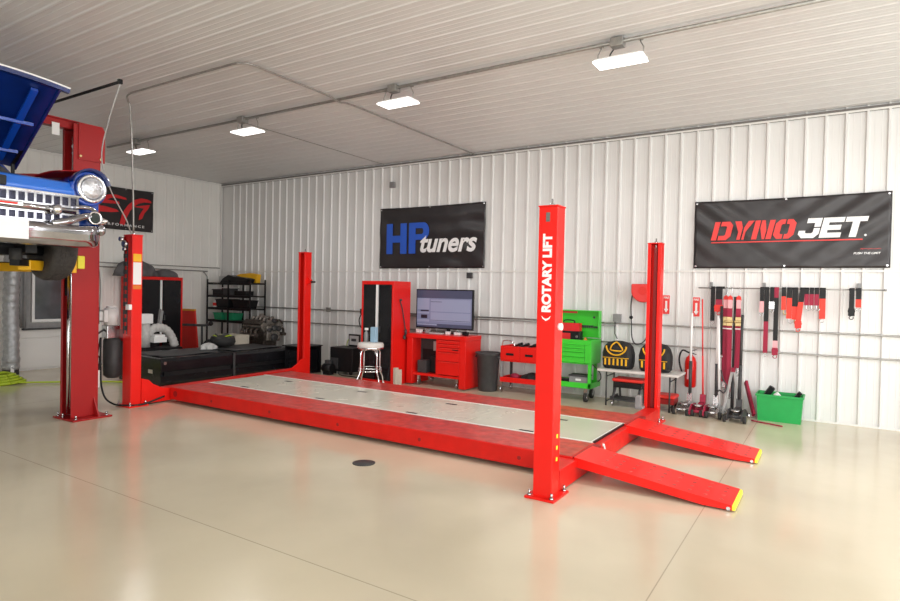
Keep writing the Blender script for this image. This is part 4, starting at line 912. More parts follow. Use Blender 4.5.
# ------------------------------------------------------------------ hanging rail with straps
t = thing('hanging_rail', 'long thin grey rail across the ribbed wall that the straps hang from', 'rail', (11.8, -.12, 1.72))
b = MB(); b.cyl((10.74, -.12, 1.718), (12.88, -.12, 1.718), .008, n=8); b.build('rod', 'galv', t)
for x in (10.89, 11.555, 12.62):
    b = MB(); b.box(x-.02, -.13, 1.715, x+.02, -.018, 1.735); b.box(x-.02, -.028, 1.70, x+.02, -.018, 1.80); b.build('bracket', 'grey', t)
b = MB(); b.cyl((12.87, -.12, 1.718), (12.90, -.12, 1.718), .014, n=8); b.build('end_cap', 'grey', t)
def ring_hook(b, x, z, y=-.135, r=.022, m=0):
    b.tube([(x+r*math.cos(a), y, z-r+r*math.sin(a)) for a in [PI/2+2*PI*i/14 for i in range(13)]], .0055, 6, m)
def strap(x, segs, label, w=.062, hook='ring', slant=0., y=-.135, loop=.0, hm='steel', name='hanging_strap', group='straps hanging from the long wall rail'):
    """segs: [(z_top, z_bottom, material)]"""
    zt, zb = segs[0][0], segs[-1][1]
    t = thing(name, label, 'strap', (x, y, zb), group)
    for k, (a, c_, m_) in enumerate(segs):
        xa = x+slant*(zt-a); xb = x+slant*(zt-c_); b = MB()
        for s in (0, .008):
            b.add([(xa-w/2, y-s, a), (xa+w/2, y-s, a), (xb+w/2, y-s-.004*math.sin(k+1), c_), (xb-w/2, y-s-.004*math.sin(k+1), c_)], [(0, 1, 2, 3)])
        b.add([(xa-w/2, y, a), (xa-w/2, y-.008, a), (xb-w/2, y-.008, c_), (xb-w/2, y, c_), (xa+w/2, y, a), (xa+w/2, y-.008, a), (xb+w/2, y-.008, c_), (xb+w/2, y, c_)], [(0,1,2,3), (4,5,6,7), (0,1,5,4), (2,3,7,6)])
        if k == 0: b.cyl((x-w/2, -.12, 1.724), (x+w/2, -.12, 1.724), .016, n=12)
        b.build('webbing', m_, t)
    xb = x+slant*(zt-zb)
    b = MB()
    if hook == 'ring': ring_hook(b, xb, zb, y-.004)
    elif hook == 'ratchet':
        b.box(xb-w*.62, y-.035, zb-.09, xb+w*.62, y+.0, zb+.005); b.cyl((xb-w*.7, y-.02, zb-.03), (xb+w*.7, y-.02, zb-.03), .014, n=10); ring_hook(b, xb, zb-.09, y-.01)
    elif hook == 'jhook': b.tube(bez([(xb, y-.004, zb+.01), (xb, y-.004, zb-.04), (xb+.022, y-.006, zb-.065), (xb+.04, y-.006, zb-.04)], 12), .007, 6)
    b.build({'ring': 'ring', 'ratchet': 'ratchet', 'jhook': 'hook'}[hook], hm, t)
    return t
Z = 1.722
# straps by the jacks
strap(10.935, [(Z, 1.50, 'black'), (1.50, 1.26, 'black')], 'black strap hanging at the left end of the rail with a ring at its foot', w=.055)
strap(11.015, [(Z, 1.56, 'black'), (1.56, 1.48, 'crimson')], 'short wide black strap with crimson ratchet next to the leftmost strap', w=.085, hook='ratchet', hm='redpl')
strap(11.062, [(1.47, 1.05, 'blackm'), (1.05, .80, 'blackm')], 'narrow black strap reaching down behind the white jack handles', w=.036, y=-.20)
for i, (x, lb) in enumerate(((11.105, 'leftmost of the three long crimson ratchet straps by the floor jacks'), (11.165, 'middle of the three long crimson ratchet straps by the floor jacks'), (11.265, 'rightmost of the three long crimson ratchet straps by the floor jacks'))):
    z = 1.62; y = (-.15, -.20, -.15)[i]
    t = thing('hanging_ratchet_strap', lb, 'strap', (x, y, .2), 'long crimson ratchet straps')
    b = MB(); b.tube(bez([(x, -.12, 1.73), (x+.012, -.125, 1.72), (x+.014, -.14, 1.66), (x, -.15, 1.62)], 12), .006, 6); b.build('hook', 'steel', t)
    b = MB(); b.prism([(-.034,0),(.034,0),(.026,.05),(0,.07),(-.026,.05)], lambda u, v, d: (x+u, d, 1.55+v), y-.012, y+.012); b.build('hook_guard', 'redpl', t)
    b = MB(); b.box(x-.028, y-.02, 1.44, x+.028, y+.012, 1.56); b.build('buckle', 'pinkw', t, bevel=.006)
    b = MB(); b.box(x-.03, y-.012, 1.32, x+.03, y+.006, 1.445); b.build('upper_webbing', 'crimson', t)
    b = MB(); b.box(x-.036, y-.03, 1.20, x+.036, y+.01, 1.325); b.cyl((x-.045, y-.02, 1.26), (x+.045, y-.02, 1.26), .02, n=12); b.build('ratchet', 'brass', t, bevel=.006)
    b = MB(); b.box(x-.034, y-.016, 1.155, x+.034, y+.006, 1.17); b.build('ratchet_plate', 'white', t)
    b = MB(); zb = (.42, .30, .62)[i]; b.box(x-.033, y-.010, zb, x+.033, y+.002, 1.20); b.box(x-.020, y-.024, zb+.18, x+.036, y-.014, 1.12); b.build('webbing', 'crimson', t)
    b = MB(); b.box(x-.03, y-.035, zb-.06, x+.03, y+.0, zb+.01); ring_hook(b, x, zb-.06); b.build('end_hook', 'steel', t)
strap(11.20, [(1.60, 1.0, 'crimson'), (1.0, .13, 'crimson')], 'widest crimson strap hanging almost to the floor between the floor jacks', w=.062, y=-.22, hook='jhook', hm='redpl', group='long crimson ratchet straps') if False else None
# strap cluster right of the jacks
strap(11.545, [(Z, 1.55, 'black'), (1.55, 1.40, 'pinkw')], 'short black and pink strap, first of the cluster over the green crate', w=.05)
strap(11.60, [(Z, 1.28, 'black'), (1.28, .86, 'crimson')], 'long strap black above and crimson below, over the green crate', w=.055)
strap(11.665, [(Z, 1.62, 'black'), (1.62, 1.54, 'black')], 'short black strap with a shiny ratchet and yellow hook beside the long straps', w=.05, hook='ratchet', y=-.15)
strap(11.715, [(Z, 1.60, 'crimson'), (1.60, 1.03, 'black'), (1.03, .93, 'pinkw')], 'long strap crimson at the top and black below, with a crimson ratchet', w=.055, hook='ratchet', hm='crimson')
strap(11.80, [(Z, 1.62, 'black'), (1.62, 1.44, 'redstrap')], 'short narrow red strap with a brassy hook left of the red group', w=.05, hook='jhook', hm='brass')
strap(11.865, [(Z, 1.60, 'black'), (1.60, 1.33, 'redstrap')], 'red strap with black top, leftmost of the three longest bright red ones', w=.062, hook='jhook')
strap(11.93, [(Z, 1.49, 'black'), (1.49, 1.32, 'redstrap')], 'red strap with long black top half, middle of the bright red ones', w=.064, hook='jhook', hm='brass')
strap(12.015, [(Z, 1.55, 'black'), (1.55, 1.30, 'redstrap')], 'bright red strap hanging aslant beside the folded crimson ones', w=.06, hook='ratchet', slant=-.10, hm='redpl', y=-.15)
for i, (x, lb) in enumerate(((12.06, 'leftmost of three folded crimson straps on the rail'), (12.115, 'middle of three folded crimson straps on the rail'), (12.17, 'rightmost of three folded crimson straps on the rail'))):
    strap(x, [(Z, 1.655, 'black'), (1.655, 1.51, 'crimson')], lb, w=.05, hook='jhook', y=-.15)
strap(12.235, [(Z, 1.60, 'black'), (1.60, 1.34, 'redstrap')], 'bright red strap with black top at the right end of the cluster', w=.068)
strap(12.545, [(Z, 1.60, 'black'), (1.60, 1.48, 'blackm')], 'short all black strap hanging alone near the rail end', w=.055, hook='ratchet', hm='black')
strap(12.615, [(Z, 1.60, 'black'), (1.60, 1.50, 'redstrap')], 'short strap black above and red below, nearest the rail end', w=.058)

# ------------------------------------------------------------------ floor jacks
def jack(x, y, bm_, hm, gm, label, top, lean=(0, 0), hr=1.):
    t = thing('floor_jack', label, 'floor jack', (x, y, 0), 'floor jacks standing along the wall')
    b = MB()
    for s in (-1, 1): b.prism([(-.26,.03), (.24,.03), (.27,.07), (.12,.13), (-.12,.15), (-.27,.08)], lambda u, v, d: (x+s*.085+d, y+u, v), -.010, .010)
    b.cyl((x-.09, y-.20, .07), (x+.09, y-.20, .07), .02, n=10); b.cyl((x-.09, y+.2, .06), (x+.09, y+.2, .06), .02, n=10)
    b.build('frame', bm_, t)
    b = MB(); b.cyl((x, y+.02, .09), (x, y+.18, .10), .045, n=14); b.build('hydraulic_cylinder', bm_, t)
    b = MB(); b.bar((x, y-.12, .10), (x, y+.15, .12), .08, .04); b.build('lift_arm', bm_, t)
    b = MB(); b.lathe([(.03, 0), (.055, .02), (.055, .035), (.03, .03)], (x, y-.16, .12), n=16); b.build('saddle', 'steel', t)
    for sx in (-1, 1):
        for yy, r in ((-.22, .045), (.22, .035)):
            b = MB(); b.cyl((x+sx*.10, y+yy, r), (x+sx*.135, y+yy, r), r, n=16); b.build('wheel', 'rubber' if yy < 0 else 'steel', t)
    b = MB(); b.bar((x, y+.19, .10), (x, y+.22, .24), .07, .05); b.build('handle_socket', bm_, t)
    p0 = (x, y+.21, .20); p1 = (x+lean[0], y+.27+lean[1], top); pm = tuple(p0[i]+(p1[i]-p0[i])*.42 for i in range(3))
    b = MB(); b.cyl(p0, pm, .022*hr, n=12); b.build('grip', gm, t)
    b = MB(); b.cyl(pm, p1, .017*hr, n=12); b.build('handle', hm, t)
    return t
JY = -.48
jack(10.69, JY, 'steel', 'white', 'dgrey', 'silver floor jack with white handle, in front of the fire extinguisher', 1.36, (-.01, 0))
jack(10.865, JY-.02, 'crimson', 'letr', 'letr', 'dark red floor jack with a thin all red handle', 1.56, (-.05, 0), .55)
jack(11.03, JY, 'steel', 'white', 'dgrey', 'silver floor jack with white handle standing by the crimson straps', 1.33, (-.01, 0))
jack(11.33, JY-.10, 'dgrey', 'dgrey', 'dgrey', 'black floor jack with long dark handle beside the green crate', 1.36, (-.0, .05))
b = MB(); b.cyl((11.214, -.13, .02), (11.214, -.09, 1.60), .017, n=10); b.cyl((11.214, -.13, .02), (11.214, -.115, .55), .022, n=10); tag(b.build('breaker_bar', 'dgrey'), 'long dark bar leaning upright on the wall between crimson straps', 'bar')
b = MB(); b.cyl((11.08, -.30, .02), (11.03, -.22, 1.30), .017, n=10); tag(b.build('support_pole', 'white'), 'white pole leaning beside the second silver jack', 'pole')
t = thing('jack_stand', 'folded white legged stand between the dark bar and the crimson straps', 'stand', (11.23, -.30, 0))
for s in (-1, 1):
    b = MB(); b.bar((11.24+s*.10, -.42, .03), (11.235+s*.012, -.25, .60), .03, .02); b.build('leg', 'lgrey', t)
b = MB(); b.box(11.21, -.27, .58, 11.26, -.23, .64); b.build('hinge_cap', 'crimson', t)
b = MB(); b.tube(bez([(11.02, -.33, .26), (11.08, -.35, .33), (11.14, -.36, .30), (11.17, -.35, .40), (11.12, -.33, .48), (11.09, -.3, .60)], 24), .010, 6); tag(b.build('short_chain', 'dgrey'), 'dark chain hanging by the silver jack and crimson strap', 'chain')
b = MB(); b.bar((11.37, -.06, .44), (11.51, -.36, .05), .03, .07); tag(b.build('wedge_bar', 'crimson'), 'dark crimson flat bar leaning between the black jack and green crate', 'wedge')
b = MB(); b.tube(bez([(11.50, -.55, .012), (11.62, -.60, .010), (11.74, -.64, .010), (11.86, -.70, .010)], 16), .009, 6); tag(b.build('strap_end', 'crimson'), 'thin dark red strap end lying on the floor before the green crate', 'strap')

# ------------------------------------------------------------------ green crate
t = thing('plastic_crate', 'green open plastic crate of gear on the floor against the wall', 'crate', (11.80, -.28, 0))
b = MB()
x0, x1, y0, y1, h = 11.54, 12.06, -.42, -.08, .345; k = .012
def frs(b, ix0, ix1, iy0, iy1, ox0, ox1, oy0, oy1, z0, z1):
    b.add([(ix0, iy0, z0), (ix1, iy0, z0), (ix1, iy1, z0), (ix0, iy1, z0), (ox0, oy0, z1), (ox1, oy0, z1), (ox1, oy1, z1), (ox0, oy1, z1)], [(3,2,1,0), (0,1,5,4), (1,2,6,5), (2,3,7,6), (3,0,4,7)])
frs(b, x0+.02, x1-.02, y0+.02, y1-.02, x0, x1, y0, y1, 0, h); b.build('body', 'greenpl', t, solid=.008)
b = MB(); b.box(x0-.015, y0-.015, h-.025, x1+.015, y0, h+.002); b.box(x0-.015, y1, h-.025, x1+.015, y1+.015, h+.002); b.box(x0-.015, y0, h-.025, x0, y1, h+.002); b.box(x1, y0, h-.025, x1+.015, y1, h+.002); b.build('rim', 'greenpl', t, bevel=.003)
tag(MB().obox((11.66, -.26, .345), (.07, .06, .20), (.2, .5, .3)).build('gear_pouch', 'black', bevel=.01), 'black pouch poking up from the left of the green crate', 'pouch')
tag(MB().obox((11.78, -.30, .315), (.07, .05, .12), (.5, -.7, .2)).build('work_glove', 'white', bevel=.015), 'small white bundle showing over the middle of the green crate', 'glove')
tag(MB().obox((11.99, -.30, .335), (.05, .05, .15), (.2, .6, .1)).build('gear_pouch', 'black', bevel=.01), 'small black roll poking up at the right corner of the green crate', 'pouch')
tag(MB().box(11.58, -.38, .02, 12.02, -.12, .25).build('packed_gear', 'blackm', bevel=.03), 'dark gear filling the inside of the green crate', 'gear')
# floor drain
t = thing('floor_drain', 'round dark floor drain cover in the beige floor before the lift', 'floor drain', (8.745, -4.94, 0))
b = MB(); b.lathe([(.105, 0), (.105, .003), (.088, .005)], (8.745, -4.94, 0), n=32); b.build('ring', 'darkfloor', t)
b = MB(); b.lathe([(.085, .004), (.08, .006), (.02, .007), (.005, .007)], (8.745, -4.94, 0), n=28); b.build('cover', 'darkfloor', t)
# ------------------------------------------------------------------ black dyno housing at the left end of the lift
t = thing('dyno_housing', 'long low black dyno housing with two lids at the left end of the lift', 'dynamometer', (2.95, -2.33, 0))
sec = [(2.35,.02),(3.50,.02),(3.55,.07),(3.55,.17),(3.525,.185),(3.525,.225),(3.55,.24),(3.55,.40),(3.50,.445),(2.40,.455),(2.35,.42)]
for y0, y1 in ((-3.70, -2.37), (-2.33, -.98)):
    b = MB(); b.prism(sec, lambda u, v, d: (u, d, v), y0, y1); cv = b.build('cover', 'blackgl', t, bevel=.010)
    b = MB(); b.box(3.551, y0+.05, .17, 3.556, y1-.05, .235); b.build('side_stripe', 'black', cv)
    b = MB(); b.grid(lambda u, v: (2.50+.85*u, y0+.12+(y1-y0-.24)*v, .458+.006*math.sin(9*u+7*v)), 10, 10); b.build('lid_shading', 'dgrey', cv, solid=.004)  # thin grey sheet puts the shading of the housing top into colour
b = MB(); b.box(3.548, -2.37, .03, 3.562, -2.33, .445); b.build('seam_strip', 'dgrey', t)
b = MB(); b.cyl((3.553, -3.64, .375), (3.563, -3.64, .375), .025, n=12); b.build('corner_knob', 'steel', t)
b = MB(); b.box(3.20, -3.703, .20, 3.32, -3.700, .26); b.build('rating_plate', 'cream', t)
b = MB(); b.box(2.40, -3.66, 0, 3.48, -3.60, .02); b.box(2.40, -1.08, 0, 3.48, -1.02, .02); b.build('skid', 'black', t)
# black shelf box behind the far left post
t = thing('equipment_stand', 'black open equipment stand just right of the far left lift post', 'equipment stand', (3.95, -1.05, 0))
b = MB(); b.box(3.66, -1.30, .0, 4.12, -.80, .03); b.box(3.66, -1.30, .03, 3.69, -.80, .50); b.box(4.09, -.84, .03, 4.12, -.80, .50); b.box(3.66, -.83, .03, 4.09, -.80, .50); b.box(3.69, -1.27, .03, 4.07, -.85, .44); b.build('body', 'blackgl', t, bevel=.005)
b = MB(); b.box(3.63, -1.34, .50, 4.14, -.78, .52); b.build('top', 'black', t, bevel=.004)
# black gear left of the cabinet
t = thing('rolling_case', 'black rolling equipment case on the floor left of the tall red cabinet', 'case', (4.6, -.55, 0))
b = MB(); b.box(4.34, -.80, .05, 4.90, -.38, .50); b.build('body', 'black', t, bevel=.015)
b = MB(); b.box(4.36, -.815, .10, 4.56, -.80, .30); b.build('front_panel', 'dgrey', t, bevel=.005)
for x in (4.42, 4.82): b = MB(); b.cyl((x-.02, -.74, .03), (x+.02, -.74, .03), .03, n=12); b.cyl((x-.02, -.44, .03), (x+.02, -.44, .03), .03, n=12); b.build('caster', 'rubber', t)
t = thing('pump_unit', 'dark small machine in front of the rolling case by the wall', 'machine', (4.42, -1.0, 0))
b = MB(); b.cyl((4.36, -.96, .12), (4.56, -.96, .12), .085, n=16); b.box(4.38, -1.02, 0, 4.54, -.90, .05); b.build('tank', 'black', t)
b = MB(); b.box(4.40, -1.0, .20, 4.52, -.92, .27); b.build('motor', 'dgrey', t, bevel=.01)
t = thing('framed_panel', 'small white screen in a black frame on top of the rolling case', 'display', (4.66, -.46, .50))
b = MB(); b.box(4.50, -.47, .502, 4.79, -.44, .735); b.build('frame', 'black', t, bevel=.012)
b = MB(); b.box(4.53, -.474, .53, 4.76, -.469, .705); b.build('screen', 'lgrey', t)
b = MB(); b.box(4.58, -.477, .60, 4.70, -.473, .65); b.build('dark_mark', 'dgrey', t)
pipe('yellow_hose', bez([(4.30, -.30, .40), (4.32, -.30, .55), (4.38, -.30, .62), (4.42, -.30, .52), (4.40, -.33, .40), (4.32, -.33, .30), (4.26, -.35, .04)], 30), .008, 'hivis', 'thin yellow green hose curling behind the black rolling case', 'hose')
pipe('power_cable', bez([(3.75, -.45, .012), (4.0, -.30, .012), (4.2, -.42, .012), (4.7, -.90, .012), (5.1, -.95, .012), (5.45, -1.05, .012)], 40), .009, 'black', 'black cord lying along the floor left of the red cabinet', 'cord')
tag(MB().box(3.82, -.30, 0, 3.96, -.20, .10).box(3.86, -.28, .10, 3.92, -.22, .14).build('power_strip', 'black', bevel=.008), 'small black power block on the floor by the wall', 'power block')

# ------------------------------------------------------------------ shelving unit by the far corner
SX0, SX1, SY0, SY1 = .36, 1.82, -.62, -.22
t = thing('shelving_unit', 'black metal shelving unit with four loaded shelves in the far corner', 'shelving', (1.07, -.42, 0))
for x in (SX0, 1.09, SX1):
    for y in (SY0, SY1):
        b = MB(); b.box(x-.014, y-.014, 0, x+.014, y+.014, 1.76 if x in (SX0, SX1) else 1.74); b.build('post', 'black', t)
SZ = (1.685, 1.405, 1.125, .85, .15)
for z in SZ:
    b = MB(); b.box(SX0, SY0, z-.05, SX1, SY0+.015, z); b.box(SX0, SY1-.015, z-.035, SX1, SY1, z); b.box(SX0, SY0+.015, z-.012, SX1, SY1-.015, z); b.build('shelf', 'black', t)
def tub(x, z, w_, h_, m_, label, cat='tub', name='storage_tub', group=None, dy=.28, taper=.85):
    b = MB(); y = -.43; k = w_/2
    frs(b, x-k*taper, x+k*taper, y-dy/2*taper, y+dy/2*taper, x-k, x+k, y-dy/2, y+dy/2, z+.002, z+h_)
    b.box(x-k-.008, y-dy/2-.008, z+h_-.02, x+k+.008, y-dy/2, z+h_); b.box(x-k-.008, y+dy/2, z+h_-.02, x+k+.008, y+dy/2+.008, z+h_)
    b.box(x-k*.9, y-dy/2*.88, z+h_*.7, x+k*.9, y+dy/2*.88, z+h_*.72)
    return tag(b.build(name, m_), label, cat, group)
tub(.66, SZ[3], .30, .155, 'greent', 'left of the two green tubs on the lowest loaded shelf', group='green tubs on the shelving')
tub(1.04, SZ[3], .30, .155, 'greent', 'right of the two green tubs on the lowest loaded shelf', group='green tubs on the shelving')
tub(.82, SZ[2], .48, .19, 'black', 'left black bin on the second lowest loaded shelf', group='black bins on the shelving')
tub(1.42, SZ[2], .54, .18, 'black', 'right black bin on the second lowest loaded shelf', group='black bins on the shelving')
b = MB(); b.lathe([(.05, 0), (.055, .02), (.05, .14), (.018, .17), (.018, .20)], (.46, -.48, SZ[2]+.001), n=16); bt = tag(b.build('bottle', 'whitepl'), 'white bottle with red label at the left end of a shelf', 'bottle')
b = MB(); b.lathe([(.057, .03), (.057, .10)], (.46, -.48, SZ[2]+.001), n=16); b.build('label_band', 'redpl', bt)
tag(MB().box(.45, -.55, SZ[1]+.001, .82, -.35, SZ[1]+.11).box(.44, -.57, SZ[1]+.11, .83, -.33, SZ[1]+.13).build('parts_tray', 'black', bevel=.006), 'black parts tray at the left of the second shelf from the top', 'tray')
tag(MB().box(.84, -.60, SZ[1]+.14, 1.14, -.36, SZ[1]+.155).box(.86, -.58, SZ[1]+.001, 1.12, -.38, SZ[1]+.14).build('parts_tray', 'dgrey', bevel=.006), 'dark tray with pale top in the middle of the second shelf', 'tray')
tag(MB().box(.80, -.615, SZ[1]+.157, 1.08, -.37, SZ[1]+.170).build('paper_pad', 'white', bevel=.003), 'white sheet lying on top of the middle dark tray', 'paper')
tag(MB().box(1.22, -.56, SZ[1]+.001, 1.62, -.36, SZ[1]+.10).build('parts_tray', 'black', bevel=.006), 'black parts tray at the right of the second shelf from the top', 'tray')
tag(MB().box(.42, -.37, SZ[0]+.001, .86, -.25, SZ[0]+.15).build('clear_bin', 'lgrey', bevel=.01), 'pale translucent bin at the left on the top shelf', 'bin')
b = MB(); b.prism([(0,0),(.90,0),(.95,.08),(.82,.11),(.5,.13),(.28,.17),(.10,.09)], lambda u, v, d: (.76+u, d, SZ[0]+.001+v), -.60, -.40); tag(b.build('body_panel', 'black', bevel=.008), 'black molded panel lying at the front of the top shelf', 'panel')
b = MB(); b.prism([(0,0),(.75,0),(.78,.19),(.55,.22),(.2,.20),(.0,.14)], lambda u, v, d: (.96+u, d, SZ[0]+.001+v), -.38, -.26); tag(b.build('yellow_case', 'yellow', bevel=.01), 'yellow case behind the black panel on the top shelf', 'case')
# ------------------------------------------------------------------ engine on a stand
EX, EY, EZ = 2.22, -.60, .48
t = thing('engine', 'bare grey automobile engine mounted on a stand behind the black dyno housing', 'engine', (EX, EY, .0))
b = MB(); b.prism([(-.19,0), (.19,0), (.22,.14), (.14,.30), (-.14,.30), (-.22,.14)], lambda u, v, d: (EX+d, EY+u, EZ+v), -.30, .30); b.build('block', 'oil', t, bevel=.01)
for s in (-1, 1):
    b = MB(); b.obox((EX, EY+s*.20, EZ+.30), (.56, .15, .16), (s*-.75, 0, 0)); hd = b.build('cylinder_head', 'alu', t, bevel=.01)
    b = MB(); b.obox((EX, EY+s*.25, EZ+.385), (.54, .13, .07), (s*-.75, 0, 0)); b.build('valve_cover', 'oil', hd, bevel=.015)
    b = MB()
    for k in range(4): b.tube(bez([(EX-.21+.14*k, EY+s*.27, EZ+.26), (EX-.21+.14*k, EY+s*.36, EZ+.24), (EX-.21+.14*k, EY+s*.37, EZ+.14)], 8), .026, 8)
    b.tube([(EX-.24, EY+s*.37, EZ+.13), (EX+.26, EY+s*.37, EZ+.13)], .036, 8); b.build('exhaust_manifold', 'oil', hd)
b = MB(); b.box(EX-.22, EY-.10, EZ+.34, EX+.22, EY+.10, EZ+.43)
for k in range(4):
    for s in (-1, 1): b.tube(bez([(EX-.18+.12*k, EY+s*.04, EZ+.42), (EX-.18+.12*k, EY+s*.09, EZ+.50), (EX-.18+.12*k, EY+s*.17, EZ+.38)], 8), .024, 8)
b.cyl((EX-.05, EY, EZ+.43), (EX-.05, EY, EZ+.56), .05); b.build('intake_manifold', 'alu', t)
b = MB(); b.box(EX+.30, EY-.17, EZ+.02, EX+.33, EY+.17, EZ+.33); b.build('timing_cover', 'alu', t, bevel=.02)
for yy, zz, r in ((0, .08, .085), (-.13, .24, .05), (.12, .26, .055), (0, .27, .06), (.0, .42, .045)):
    b = MB(); b.lathe([(r*.3, .0), (r, .0), (r*.9, .015), (r, .03), (r*.3, .035)], (EX+.335, EY+yy, EZ+zz), (1, 0, 0), n=20); b.build('pulley', 'dgrey', t)
b = MB(); b.prism([(-.16,-.14), (.16,-.14), (.17,0), (-.17,0)], lambda u, v, d: (EX+d, EY+u, EZ+v), -.26, .22); b.build('oil_pan', 'oil', t, bevel=.015)
b = MB(); b.bar((EX-.34, EY, .06), (EX-.34, EY, EZ+.16), .07, .07); b.box(EX-.36, EY-.14, EZ+.02, EX-.31, EY+.14, EZ+.24); b.bar((EX-.40, EY-.30, .06), (EX-.40, EY+.30, .06), .06, .06); b.bar((EX-.34, EY, .06), (EX+.45, EY, .06), .06, .06); b.build('engine_stand', 'black', t)
for px_, py_ in ((-.40, -.28), (-.40, .28), (.43, 0)): b = MB(); b.cyl((EX+px_, EY+py_-.015, .03), (EX+px_, EY+py_+.015, .03), .03, n=12); b.build('caster', 'rubber', t)
# cream carton behind, helmet-like coil on the dyno
tag(MB().box(1.75, -1.34, .02, 2.28, -1.0, .62).box(1.75, -1.345, .30, 2.28, -1.34, .31).build('shipping_carton', 'cream', bevel=.006), 'cream cardboard carton standing behind the black dyno housing', 'carton')
cx, cy, cz = 2.66, -1.92, .468
t = thing('coiled_strap', 'round bundle of black and yellow coiled strap on the dyno lid', 'strap bundle', (cx, cy, cz))
b = MB(); b.lathe([(.10, 0), (.20, .02), (.235, .09), (.22, .16), (.17, .20), (.05, .215)], (cx, cy, cz), n=26); b.build('coil', 'blackm', t)
for k in range(3):
    b = MB(); b.tube([(cx+(.20-.035*k)*math.cos(a), cy+(.20-.035*k)*math.sin(a), cz+.175+.018*k+.02*math.sin(3*a+k)) for a in [2*PI*i/28 for i in range(29)]], .013, 6); b.build('strap_turn', 'hivis' if k == 1 else 'dgrey', t)
M['hivis'].node_tree.nodes['Principled BSDF'].inputs['Base Color'].default_value = (.42, .55, .02, 1)
heap('shop_rag', 'lgrey', (2.86, -2.36, .462), (.10, .15, .11), 'pale crumpled rag on the dyno lid beside the coiled strap', 'rag', 9, .3)
heap('hose_bundle', 'black', (2.66, -2.22, .462), (.12, .10, .15), 'dark bundle between the pale rag and the coiled strap', 'bundle', 12, .3)
# red panel and black frame by the cabinet
t = thing('red_seat_back', 'red upright board with a yellow top edge between cabinet and shelving', 'seat', (.33, -1.05, 0))
b = MB(); b.prism([(.02,.10), (.66,.10), (.52,1.06), (.02,1.06)], lambda u, v, d: (.02+u, -1.05+d, v), -.02, .02); b.build('board', 'redpl', t, bevel=.006)
b = MB(); b.box(.06, -1.072, 1.045, .54, -1.028, 1.085); b.build('top_edge', 'yellow', t)
t = thing('tubular_frame', 'bent dark steel frame standing in front of the red upright board', 'frame', (.85, -1.30, 0))
b = MB(); b.tube(bez([(.50, -1.42, .02), (.50, -1.42, .60), (.52, -1.41, .74), (.70, -1.34, .76), (1.0, -1.2, .76), (1.15, -1.1, .78)], 40), .028, 8); b.build('rail', 'dgrey', t)
b = MB(); b.tube([(1.0, -1.2, .76), (1.02, -1.2, .02)], .022, 8); b.build('leg', 'dgrey', t)
b = MB(); b.ball((1.16, -1.1, .80), .05); b.build('knob', 'black', t)
# blower and ducts near the cabinet
t = thing('exhaust_blower', 'white exhaust blower with pale arched ducts behind the front left post', 'blower', (1.95, -2.9, 0))
b = MB(); b.tube([(1.95, -3.02, .48+.0), (1.95, -3.02, .92)], .085, 16); b.build('upright_duct', 'ductw', t)
b = MB(); b.box(1.85, -3.14, .90, 2.05, -2.92, 1.08); b.build('outlet_box', 'white', t, bevel=.02)
b = MB(); pts = bez([(1.95, -2.98, .70), (1.95, -2.88, .80), (1.95, -2.74, .82), (1.95, -2.60, .76), (1.95, -2.50, .62), (1.95, -2.44, .47)], 40)
b.tube(pts, .075, 14, radii=[.075+.006*math.sin(i*1.9) for i in range(len(pts))]); b.build('arched_duct', 'ductw', t)
b = MB(); b.box(1.80, -2.95, .56, 2.12, -2.70, .66); b.box(1.82, -2.93, .66, 2.10, -2.72, .70); b.build('control_box', 'white', t, bevel=.01)
b = MB(); b.box(1.70, -3.14, .0, 2.14, -2.40, .46); b.build('base_cabinet', 'black', t, bevel=.01)
b = MB(); b.prism([(0,0), (.05,0), (.09,.30), (.04,.34)], lambda u, v, d: (1.95+d, -2.78+u, .82+v), -.03, .03); b.build('lever', 'grey', t)

# ------------------------------------------------------------------ lift power unit
t = thing('power_unit', 'hydraulic power unit with white motor and dark tank left of the front left post', 'pump', (4.30, -4.88, 0))
b = MB(); b.cyl((4.30, -4.88, 1.06), (4.30, -4.88, 1.28), .085, n=20); b.cyl((4.30, -4.88, 1.28), (4.30, -4.88, 1.31), .06, n=20); b.build('motor', 'white', t)
b = MB(); b.box(4.24, -5.0, 1.10, 4.36, -4.95, 1.26); b.box(4.25, -5.05, 1.12, 4.33, -5.0, 1.24); b.build('switch_box', 'whitepl', t, bevel=.008)
b = MB(); b.box(4.26, -5.07, 1.08, 4.34, -5.05, 1.30); b.build('switch_cover', 'black', t)
b = MB(); b.box(4.23, -4.97, .88, 4.37, -4.79, 1.06); b.build('valve_block', 'steel', t, bevel=.015)
b = MB(); b.tube([(4.30, -4.94, 1.02), (4.28, -5.07, .93), (4.28, -5.13, .92)], .013, 8); b.ball((4.28, -5.08, 1.03), .045); b.build('release_lever', 'dgrey', t)
b = MB(); b.lathe([(.07, .36), (.115, .40), (.12, .60), (.12, .86), (.10, .885)], (4.30, -4.85, 0), n=20); b.build('tank', 'dgrey', t)
b = MB(); b.box(4.33, -4.80, .85, 4.47, -4.72, 1.0); b.build('mount_plate', 'reddark', t)
b = MB(); b.tube(bez([(4.32, -5.02, .90), (4.34, -5.03, .60), (4.34, -5.02, .30), (4.38, -4.99, .12), (4.46, -4.93, .04), (4.60, -4.89, .03), (4.74, -4.70, .03), (4.76, -4.40, .10)], 50), .012, 8); b.build('hydraulic_hose', 'black', t)
b = MB(); b.tube(bez([(4.27, -5.0, .90), (4.24, -5.02, .60), (4.27, -4.99, .36)], 16), .010, 6); b.build('drain_hose', 'black', t)
